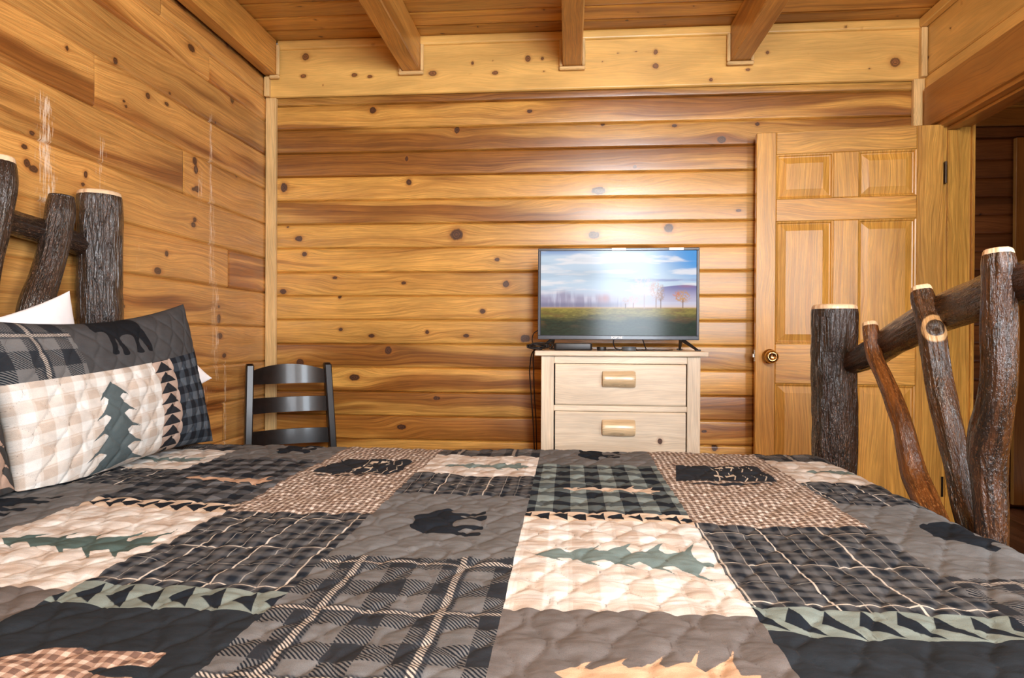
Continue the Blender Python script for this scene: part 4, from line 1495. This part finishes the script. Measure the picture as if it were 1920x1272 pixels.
def f_buffalo(dark, mid, light, p=0.068, offu=0.0, offv=0.0):
    def fn(t, u, v):
        a, b = sq(t, u, p, 0.5, offu), sq(t, v, p, 0.5, offv)
        s_ = t.add(a, b)
        return t.mix(t.ss(s_, 1.4, 1.6), t.mix(t.ss(s_, 0.4, 0.6), C3(*light), C3(*mid)), C3(*dark))
    return fn


def f_cross(t, u, v):
    a, b = sq(t, u, 0.030, 0.5, soft=0.25), sq(t, v, 0.030, 0.5, soft=0.25)
    s_ = t.mul(t.add(a, b), 0.5)
    col = t.mix(s_, C3(0.135, 0.138, 0.142), C3(0.014, 0.020, 0.030))
    m = t.noise(t.comb(u, v, 0.0), 16.0, 2.0, 0.5)
    l1 = t.m('MAXIMUM', line(t, u, 0.104, 0.0028, 0.025), line(t, v, 0.155, 0.0028, -0.0125))
    l2 = t.m('MAXIMUM', line(t, u, 0.104, 0.0016, 0.060), line(t, u, 0.104, 0.0016, 0.092))
    l3 = line(t, v, 0.155, 0.0018, 0.065)
    col = t.mix(t.mul(t.m('MAXIMUM', l2, l3), t.ss(m, 0.35, 0.6, 0.3, 0.75)), col, C3(0.42, 0.40, 0.36))
    return t.mix(t.mul(l1, t.ss(m, 0.3, 0.5, 0.65, 1.0)), col, C3(0.72, 0.66, 0.57))


def f_twill(sx=1.0, scale=1.0, ou=0.0, ov=0.0, stripe=0.0060):
    def fn(t, u, v):
        p = 0.155 * scale
        a = sq(t, u, p / 2, 0.50, ou + 0.028 * scale, soft=0.02)
        b = sq(t, v, p / 1.7, 0.50, ov + 0.020 * scale, soft=0.02)
        tw = t.frac(t.mul(t.add(t.mul(u, sx), v), 1.0 / stripe))
        tws = t.mul(t.ss(tw, 0.0, 0.2), t.ss(tw, 0.5, 0.7, 1.0, 0.0))
        onlyone = t.m('ABSOLUTE', t.sub(a, b))
        both = t.mul(a, b)
        col = t.mix(t.mul(onlyone, tws), C3(0.175, 0.172, 0.170), C3(*BLK))
        col = t.mix(onlyone, C3(0.185, 0.182, 0.180), t.mix(tws, C3(0.19, 0.185, 0.18), C3(*BLK)))
        col = t.mix(both, col, C3(0.030, 0.034, 0.041))
        # rope lines
        lu, lv = line(t, u, p, 0.0095 * scale, ou), line(t, v, p * 1.077, 0.0085 * scale, ov)
        du, dv_ = line(t, u, p, 0.024 * scale, ou), line(t, v, p * 1.077, 0.018 * scale, ov)
        col = t.mix(t.mul(t.m('MAXIMUM', du, dv_), 0.8), col, t.mix(tws, C3(0.07, 0.075, 0.085), C3(*BLK)))
        rope = t.mix(tws, C3(0.62, 0.55, 0.47), C3(0.05, 0.05, 0.055))
        return t.mix(t.m('MAXIMUM', lu, lv), col, rope)
    return fn


def f_cream(pu=0.075, pv=0.062):
    def fn(t, u, v):
        a, b = sq(t, u, pu, 0.55, soft=0.06), sq(t, v, pv, 0.55, soft=0.06)
        c = t.m('MAXIMUM', line(t, u, pu, 0.004, pu * 0.5 - 0.07 * pu), line(t, v, pv, 0.004, 0.0))
        s_ = t.mul(t.add(a, b), 0.5)
        col = t.mix(s_, C3(0.92, 0.92, 0.88), C3(0.66, 0.56, 0.47))
        return t.mix(t.mul(c, 0.35), col, C3(0.90, 0.86, 0.80))
    return fn


def f_saw(bg, fg, v0, h, p, flip=False, swap=False, kind='right'):
    def fn(t, u, v):
        if swap:
            u, v = v, u
        y = t.mul(t.sub(v, v0), 1.0 / h)
        if flip:
            y = t.sub(1.0, y)
        x = t.frac(t.mul(u, 1.0 / p))
        if kind == 'skew':       # apex on the upper line, foot drawn out to the lower right
            i1 = t.sub(t.add(t.mul(x, 1.375), 0.45), y)
            i2 = t.sub(t.sub(1.0, t.mul(t.sub(x, 0.4), 1.667)), y)
            i3 = t.sub(y, t.sub(0.45, t.mul(x, 0.45)))
            ins = t.m('MINIMUM', t.m('MINIMUM', i1, i2), i3)
        elif kind == 'right':    # points to one side with an upright back
            ins = t.sub(t.mul(x, 0.46), t.m('ABSOLUTE', t.sub(y, 0.5)))
        else:                    # isosceles, pointing along the strip
            ins = t.sub(t.mul(t.sub(1.0, x), 0.5), t.m('ABSOLUTE', t.sub(y, 0.47)))
        m = t.ss(ins, 0.0, 0.04)
        return t.mix(m, C3(*bg), C3(*fg))
    return fn


def tree_poly(tip, base, cy, hw, axis='u', layers=5, trunk=0.012):
    """spruce pointing from base to tip along -u; returns polygon"""
    L = base - tip
    up, dn = [], []
    side = []
    n = layers
    for k in range(n):
        f0, f1 = k / n, (k + 1) / n
        wv = hw * (0.34 + 0.66 * ((k + 1) / n))
        side.append((tip + L * (f0 + 0.02), hw * (0.10 + 0.22 * f0) if k else 0.0))
        side.append((tip + L * (f0 + (f1 - f0) * 0.75), wv * 0.55))
        side.append((tip + L * (f1 + 0.05), wv))
        side.append((tip + L * (f1 - 0.01), wv * 0.5))
    side.append((tip + L * 1.0, trunk))
    side.append((tip + L * 1.10, trunk))
    up = [(a, cy + b) for a, b in side]
    dn = [(a + 0.006 * (-1) ** i, cy - b * 0.92) for i, (a, b) in enumerate(side)][1:][::-1]
    return up + dn


BEAR0 = [(0.00, 0.60), (0.05, 0.70), (0.10, 0.76), (0.13, 0.84), (0.16, 0.78), (0.22, 0.82), (0.32, 0.95), (0.42, 0.98), (0.55, 0.93), (0.70, 0.95), (0.84, 0.90), (0.93, 0.76), (0.98, 0.55), (0.97, 0.30), (1.0, 0.08), (1.0, 0.0), (0.88, 0.0),
        (0.86, 0.14), (0.82, 0.30), (0.76, 0.12), (0.78, 0.0), (0.66, 0.0), (0.66, 0.2), (0.66, 0.38), (0.50, 0.40), (0.44, 0.36), (0.46, 0.14), (0.45, 0.0), (0.34, 0.0), (0.34, 0.2), (0.32, 0.36), (0.28, 0.2), (0.25, 0.04), (0.15, 0.04), (0.18, 0.3), (0.20, 0.50), (0.12, 0.52), (0.04, 0.50)]

BEAR = [(p[0], p[1]) for p in catmull([(a, b, 0.0) for a, b in BEAR0] + [(*BEAR0[0], 0.0)], 0.03)[:-1]]


def bear_poly(u0, u1, v0, v1, up='-u', flip=False):
    """map the side view: picture x -> v, picture y(up) -> -u"""
    out = []
    for (x, y) in BEAR:
        if flip:
            x = 1 - x
        if up == '-u':
            out.append((u1 + (u0 - u1) * y, v0 + (v1 - v0) * x))
        else:
            out.append((u0 + (u1 - u0) * x, v0 + (v1 - v0) * y))
    return out


MATS, MIDX = [], {}


def reg(key, mat):
    MIDX[key] = len(MATS)
    MATS.append(mat)


reg('twill', fabric('quilt_twill_plaid', f_twill(1.0, 1.0, 0.0775, -0.0435)))
reg('cream', fabric('quilt_cream_plaid', f_cream(), fig=GRN))
reg('creamT', fabric('quilt_cream_plaid_light', f_cream(), fig=(0.20, 0.27, 0.26)))
reg('cross', fabric('quilt_dark_crosshatch', f_cross))
reg('gray', fabric('quilt_grey_block', f_solid(GRY), fig=BLK))
reg('brown', fabric('quilt_brown_block', f_solid(BRN), fig=(0.70, 0.46, 0.29)))
reg('teal', fabric('quilt_teal_buffalo', f_buffalo(BLK, (0.10, 0.125, 0.13), (0.26, 0.32, 0.31), 0.070, 0.03), fig=(0.78, 0.62, 0.48)))
reg('buff', fabric('quilt_black_buffalo', f_buffalo(BLK, (0.075, 0.08, 0.088), (0.17, 0.18, 0.195), 0.060, 0.0), fig=(0.66, 0.44, 0.30)))
reg('ging', fabric('quilt_small_gingham', f_gingham((0.86, 0.80, 0.72), (0.46, 0.36, 0.29), (0.17, 0.12, 0.095)), fig=(0.028, 0.034, 0.044), fig2=(0.80, 0.70, 0.56)))
reg('dark', fabric('quilt_black_block', f_solid((0.024, 0.030, 0.037)), fig=lambda t, u, v: f_gingham((0.74, 0.58, 0.46), (0.45, 0.29, 0.21), (0.20, 0.12, 0.09), p=0.016)(t, u, v)))
reg('sawT', fabric('quilt_tan_sawtooth', f_saw((0.78, 0.63, 0.48), BLK, 1.212, 0.063, 0.0345, kind='right'), wander=0.0))
reg('sawG', fabric('quilt_green_sawtooth', f_saw((0.25, 0.30, 0.27), BLK, 0.775, 0.070, 0.0430, kind='skew'), wander=0.0))

UB = [-1.60, -1.27, -0.965, -0.660, -0.371, -0.080, 0.230, 0.535, 0.840, 1.2]
UT = ['C', 'A', 'B', 'C', 'A', 'B', 'C', 'A', 'B']
ROWS = {'A': [(9, 1.84, 'twill'), (1.84, 1.575, 'creamT'), (1.575, 1.385, 'cross'), (1.385, 0.985, 'gray'), (0.985, 0.48, 'twill'), (0.48, -9, 'cream')],
        'B': [(9, 1.735, 'gray'), (1.735, 1.275, 'teal'), (1.275, 1.212, 'sawT'), (1.212, 0.815, 'cream'), (0.815, 0.42, 'brown'), (0.42, -9, 'cross')],
        'C': [(9, 1.955, 'dark'), (1.955, 1.22, 'ging'), (1.22, 0.845, 'cross'), (0.845, 0.775, 'sawG'), (0.775, 0.38, 'dark'), (0.38, -9, 'gray')]}
ROWS2 = dict(ROWS)

# cloth grid
QX0, QEX, QEY0, QEY1, RHO, QZ = -1.372, 0.690, 0.535, 1.935, 0.070, 0.757
s_end, t0_, t1_ = QEX + 0.33, QEY0 - 0.36, QEY1 + 0.40


def samples(a, b, cuts, step):
    c = sorted([a] + [x for x in cuts if a < x < b] + [b])
    out = [a]
    for p, q in zip(c[:-1], c[1:]):
        n = max(1, int(round((q - p) / step)))
        out.extend(np.linspace(p, q, n + 1)[1:])
    return np.array(out)


ss_ = samples(QX0, s_end, UB, 0.0034)
vcuts = sorted({r[1] for k in ROWS for r in ROWS[k] if abs(r[1]) < 5})
tt_ = samples(t0_, t1_, vcuts, 0.0033)
S, T_ = np.meshgrid(ss_, tt_, indexing='ij')
ex = np.maximum(0, S - QEX)
ey = np.where(T_ > QEY1, T_ - QEY1, np.where(T_ < QEY0, T_ - QEY0, 0.0))
e = np.hypot(ex, ey)
ang = np.minimum(e / RHO, math.pi / 2)
hor = RHO * np.sin(ang)
drop = RHO * (1 - np.cos(ang)) + np.maximum(0, e - RHO * math.pi / 2)
dxn = np.where(e > 1e-9, ex / np.maximum(e, 1e-9), 0)
dyn = np.where(e > 1e-9, ey / np.maximum(e, 1e-9), 0)
flr = np.maximum(0, e - RHO * 1.57) * 0.0
X_ = np.minimum(S, QEX) + hor * dxn
Y_ = np.clip(T_, QEY0, QEY1) + (hor + flr) * dyn
drop = np.minimum(drop, 0.36)
# gentle crown, sag towards the edges and wrinkles
Zq = QZ - drop
dz = 0.006 * (fbm(S * 3, T_ * 3, seed=5, o=3) - 0.5) * 2 + 0.0045 * (fbm(S * 9, T_ * 14, seed=6, o=3) - 0.5) * 2
Nx, Ny, Nz = np.sin(ang) * dxn, np.sin(ang) * dyn, np.cos(ang)


def ogee(u, v, L=0.105, Pp=0.040, A=0.018):
    """interlocking wavy quilting lines; returns distance to nearest line (m)"""
    ph = 2 * math.pi * u / L
    best = np.full(u.shape, 9.0)
    k = np.floor(v / Pp)
    for dk in (-1, 0, 1, 2):
        n = k + dk
        sgn = np.where(np.mod(n, 2) == 0, 1.0, -1.0)
        wob = 0.003 * np.sin(u * 61 + n * 2.1)
        d = np.abs(v - n * Pp - sgn * A * np.cos(ph) - wob)
        slope = sgn * A * np.sin(ph) * 2 * math.pi / L
        best = np.minimum(best, d / np.sqrt(1 + slope ** 2))
    return best


dq = ogee(T_, S, 0.112, 0.033, 0.014)
puff = 0.0038 * (1 - np.exp(-dq / 0.007))
puff *= 0.8 + 0.5 * fbm(S * 20, T_ * 20, seed=12, o=2)
stc = np.exp(-(dq / 0.0013) ** 2) * (vnoise(S * 260, T_ * 260, seed=2) > 0.18)
crk = 0.0026 * (fbm(S * 28, T_ * 60, seed=15, o=3) - 0.5) * 2
disp = dz + puff + crk
disp = disp * (1 - 0.25 * sstep(e, 0.05, 0.2))
P = np.stack([X_ + Nx * disp, Y_ + Ny * disp, Zq + Nz * disp], -1)
# block index per face
uc, vc = (ss_[:-1] + ss_[1:]) / 2, (tt_[:-1] + tt_[1:]) / 2
MI = np.zeros((len(uc), len(vc)), int)
colid = np.clip(np.searchsorted(UB, uc) - 1, 0, len(UT) - 1)
for ci in range(len(UT)):
    rws = ROWS[UT[ci]]
    cid = np.zeros(len(vc), int)
    for (a, b, key) in rws:
        kk = key
        if ci in (1, 2, 0) and key == 'teal':
            kk = 'buff'
        if ci >= 4 and key == 'cream':
            kk = 'creamT'
        cid[(vc <= a) & (vc > b)] = MIDX[kk]
    MI[colid == ci, :] = cid
# printed figures
fig = np.full(S.shape, -0.02)
fig2 = np.full(S.shape, -0.02)


def put(poly, arr=None):
    arr = fig if arr is None else arr
    Pq = np.array(poly)
    lo, hi = Pq.min(0) - 0.03, Pq.max(0) + 0.03
    i0, i1 = np.searchsorted(ss_, lo[0]), np.searchsorted(ss_, hi[0])
    j0, j1 = np.searchsorted(tt_, lo[1]), np.searchsorted(tt_, hi[1])
    if i1 > i0 and j1 > j0:
        sl = (slice(i0, i1), slice(j0, j1))
        arr[sl] = np.maximum(arr[sl], poly_sdf(S[sl], T_[sl], poly))


for ci in range(len(UT)):
    a, b = UB[ci], UB[ci + 1]
    w = b - a
    ty = UT[ci]
    if ty == 'B':
        put(bear_poly(a + w * .34, a + w * .74, 1.80, 1.99))
        put(tree_poly(a + w * .20, a + w * .86, 1.465, 0.050))
        put(tree_poly(a + w * .07, a + w * .90, 1.012, 0.098))
        put(tree_poly(a + w * .20, a + w * .92 - .03, 0.662, 0.078))
    if ty == 'A':
        put(tree_poly(a + w * .14, a + w * .86, 1.700, 0.060))
        put(bear_poly(a + w * .28, a + w * .76, 1.105, 1.275, flip=(ci == 4)))
        put(tree_poly(a + w * .14, a + w * .86, 0.25, 0.08))
    if ty == 'C':
        # dark bear-skin patch with lighter fur strokes
        u0, u1, v0, v1 = a + w * .06, a + w * .84, 1.572, 1.752
        ed = []
        for q in range(14):
            ed.append((u0 + (u1 - u0) * q / 13 + 0.0, v1 - 0.005 + 0.006 * math.sin(q * 2.3)))
        for q in range(14):
            ed.append((u1 - (u1 - u0) * q / 13 + 0.004, v0 + 0.006 * math.sin(q * 1.7 + 1)))
        ed[0] = (u0 + .03, v1 - .02)
        put(ed)
        put([(u0 + .03, 1.548), (u0 + .12, 1.540), (u1 - .02, 1.548), (u1 + .01, 1.556), (u0 + .02, 1.556)])
        for q, (uf, vf0, vf1) in enumerate([(.46, .02, .98), (.53, .55, .75), (.60, .05, .5), (.66, .6, .98), (.70, .05, .28), (.76, .5, .95), (.80, .02, .35), (.86, .55, .9), (.90, .08, .4), (.30, -.02, .06), (.38, -.04, .10), (.22, -.02, .05)]):
            uu0 = u0 + (u1 - u0) * uf
            va, vb = v0 + (v1 - v0) * vf0, v0 + (v1 - v0) * vf1
            sk = 0.012
            put([(uu0 - .0022, va), (uu0 + .0022, va), (uu0 + .0022 + sk, (va + vb) / 2), (uu0 + .0018 + sk * .3, vb), (uu0 - .0018 + sk * .3, vb), (uu0 - .0022 + sk, (va + vb) / 2)], fig2)
        for (uf, vf) in ((.56, .30), (.64, .78)):
            uu0, vc0 = u0 + (u1 - u0) * uf, v0 + (v1 - v0) * vf
            for (oa, ob) in ((-.017, 0), (.011, .006)):
                put([(uu0 + oa - .011, vc0 + ob - .010), (uu0 + oa + .011, vc0 + ob - .010), (uu0 + oa + .011, vc0 + ob + .010), (uu0 + oa - .011, vc0 + ob + .010)], fig2)
        put(bear_poly(a + w * .16, a + w * .80, 0.43, 0.67, flip=(ci == 6)))
bedmask = np.where((fig > 0.0), 1, 0)
mb = MB()
mb.grid(P, mi=MI)
quilt = mb.build('quilt', MATS, smooth=True, extra={'qc': np.stack([S, T_, np.zeros_like(S)], -1).reshape(-1, 3), 'fig': fig.ravel(), 'fig2': fig2.ravel(), 'st': stc.ravel()})
tag(quilt, 'patchwork quilt of bears, trees and plaids spread over the log bed', 'quilt')

# mattress under the quilt
def soft_block(name, x0, x1, y0, y1, z0, z1, r, mat):
    return rounded_block(name, x0, x1, y0, y1, z0, z1, mat, r=r, top=0.05)


# ================================================================== PILLOWS
def pillow(name, ctr, yaw_up, roll, hw, hh, T, mats, tilt=(0.12,), midx=None, figfn=None, quilted=0.0, seed=0, nseg=(150, 110), zmin=0.767, bend=0.0, pinch=0.08, pinchv=None):
    """face looks towards +X; U along +Y, V up leaning back by tilt; roll rotates in plane"""
    c = np.array(ctr, float)
    tl = tilt[0]
    U = np.array([math.sin(yaw_up), math.cos(yaw_up), 0.0])
    Vv = np.array([-math.sin(tl) * math.cos(yaw_up), math.sin(tl) * math.sin(yaw_up), math.cos(tl)])
    Nn = np.cross(U, Vv)
    if Nn[0] < 0:
        Nn = -Nn
    cr, sr = math.cos(roll), math.sin(roll)
    U2, V2 = U * cr + Vv * sr, -U * sr + Vv * cr
    na, nb = nseg
    a = np.sin(np.linspace(-1, 1, na) * math.pi / 2)
    b = np.sin(np.linspace(-1, 1, nb) * math.pi / 2)
    A, Bb = np.meshgrid(a, b, indexing='ij')
    mb = MB()
    qcs, figs, sts = [], [], []
    for side in (1, -1):
        prof = np.maximum(0, (1 - A ** 2)) ** 0.46 * np.maximum(0, (1 - Bb ** 2)) ** 0.46
        th = T * prof * (0.9 + 0.25 * fbm(A * 1.5 + seed, Bb * 1.5, seed=seed + side, o=2))
        xx = A * hw * (1 - pinch * (1 - Bb ** 2))
        yy = Bb * hh * (1 - (pinchv or pinch * 1.25) * (1 - A ** 2)) - bend * (1 - A ** 2) * hh
        qu, qv = A * hw, Bb * hh
        if quilted:
            d = ogee(qv + 0.3, qu, 0.10, 0.036, 0.016)
            th = th + side * 0 + quilted * (1 - np.exp(-d / 0.006)) * np.minimum(1, prof * 2.5)
            st_ = np.exp(-(d / 0.0012) ** 2)
        else:
            st_ = np.zeros_like(A)
        th = th + 0.004 * (fbm(A * 5 + seed, Bb * 5, seed=seed + 9, o=3) - 0.5) * np.minimum(1, prof * 3)
        Pq = c + xx[..., None] * U2 + yy[..., None] * V2 + (side * th)[..., None] * Nn
        Pq[..., 2] = np.where(Pq[..., 2] < zmin, zmin + (Pq[..., 2] - zmin) * 0.02, Pq[..., 2])
        mi = 0
        if midx is not None:
            ua, va = (qu[:-1, :-1] + qu[1:, 1:]) / 2, (qv[:-1, :-1] + qv[1:, 1:]) / 2
            mi = midx(ua, va, side)
        fl = (np.cross(U2, V2) @ Nn < 0) ^ (side < 0)
        mb.grid(Pq, mi=mi, flip=bool(fl))
        qcs.append(np.stack([qu, qv, np.zeros_like(qu)], -1).reshape(-1, 3))
        figs.append((figfn(qu, qv) if figfn is not None and side > 0 else np.full(qu.shape, -0.02)).ravel())
        sts.append(st_.ravel())
    return mb.build(name, mats, smooth=True, extra={'qc': np.concatenate(qcs), 'fig': np.concatenate(figs), 'st': np.concatenate(sts)})


def tree_up(cx_, z0, z1, hw, lean_=0.0):
    T1 = tree_poly(0.0, 1.0, 0.0, 1.0)
    return [(cx_ + v_ * hw + (1 - u_) * lean_, z1 + (z0 - z1) * u_) for (u_, v_) in T1]


PM = [fabric('sham_twill_plaid', f_twill(1.0, 0.92, 0.035, 0.052, stripe=0.0062)),
      fabric('sham_grey_top', f_solid((0.085, 0.085, 0.088)), fig=(0.014, 0.016, 0.020)),
      fabric('sham_cream_plaid', f_cream(0.060, 0.052), fig=(0.115, 0.150, 0.158)),
      fabric('sham_sawtooth', f_saw((0.58, 0.44, 0.36), (0.028, 0.03, 0.036), 0.060, 0.078, 0.0335, swap=True, kind='iso'), wander=0.0),
      fabric('sham_blue_buffalo', f_buffalo((0.018, 0.022, 0.03), (0.055, 0.07, 0.09), (0.13, 0.155, 0.185), 0.050, 0.012, 0.0))]


def sham_idx(u, v, side):
    m = np.full(u.shape, 2)
    m[u > 0.060] = 3
    m[u > 0.138] = 4
    m[(v > 0.068)] = 1
    m[(v > 0.068) & (u < -0.155)] = 0
    return m


def sham_fig(u, v):
    f = poly_sdf(u, v, tree_up(-0.105, -0.200, 0.045, 0.125))
    bp = [(-0.085 + x * 0.17, 0.105 + y * 0.15) for x, y in BEAR]
    return np.maximum(f, poly_sdf(u, v, bp))


sham1 = pillow('pillow_sham', (-1.165, 1.600, 0.948), 0.10, math.radians(5.5), 0.334, 0.216, 0.082, PM, tilt=(0.17,), midx=sham_idx, figfn=sham_fig, quilted=0.005, seed=3, nseg=(230, 170), pinch=0.07, pinchv=0.15)
tag(sham1, 'quilted pillow sham with a green spruce on cream plaid, leaning on the headboard', 'pillow')

PM2 = [fabric('sham_charcoal_trees', f_solid((0.075, 0.072, 0.070)), fig=(0.62, 0.43, 0.33))]


def sham_fig2(u, v):
    f = poly_sdf(u, v, tree_up(0.255, -0.165, 0.06, 0.085))
    f = np.maximum(f, poly_sdf(u, v, tree_up(0.02, -0.165, 0.06, 0.085)))
    return f


sham2 = pillow('pillow_sham', (-1.215, 0.975, 0.930), 0.0, math.radians(0), 0.335, 0.200, 0.085, PM2, tilt=(0.20,), figfn=sham_fig2, quilted=0.005, seed=8, nseg=(150, 110))
tag(sham2, 'charcoal quilted pillow sham with tan spruces, leftmost on the bed', 'pillow')
wp1 = pillow('white_pillow', (-1.322, 1.447, 0.955), 0.0, math.radians(13), 0.275, 0.205, 0.040, [M_WHITEF], tilt=(0.10,), seed=14, nseg=(80, 60), pinch=0.10)
tag(wp1, 'white pillow upright against the headboard, its pointed corner above the plaid sham', 'pillow')
wp2 = pillow('white_pillow', (-1.246, 1.892, 0.972), 0.31, math.radians(-60), 0.120, 0.170, 0.030, [M_WHITEF], tilt=(0.12,), seed=19, nseg=(80, 60), pinch=0.15)
tag(wp2, 'white pillow behind the plaid sham, its sunlit corner poking out on the right', 'pillow')
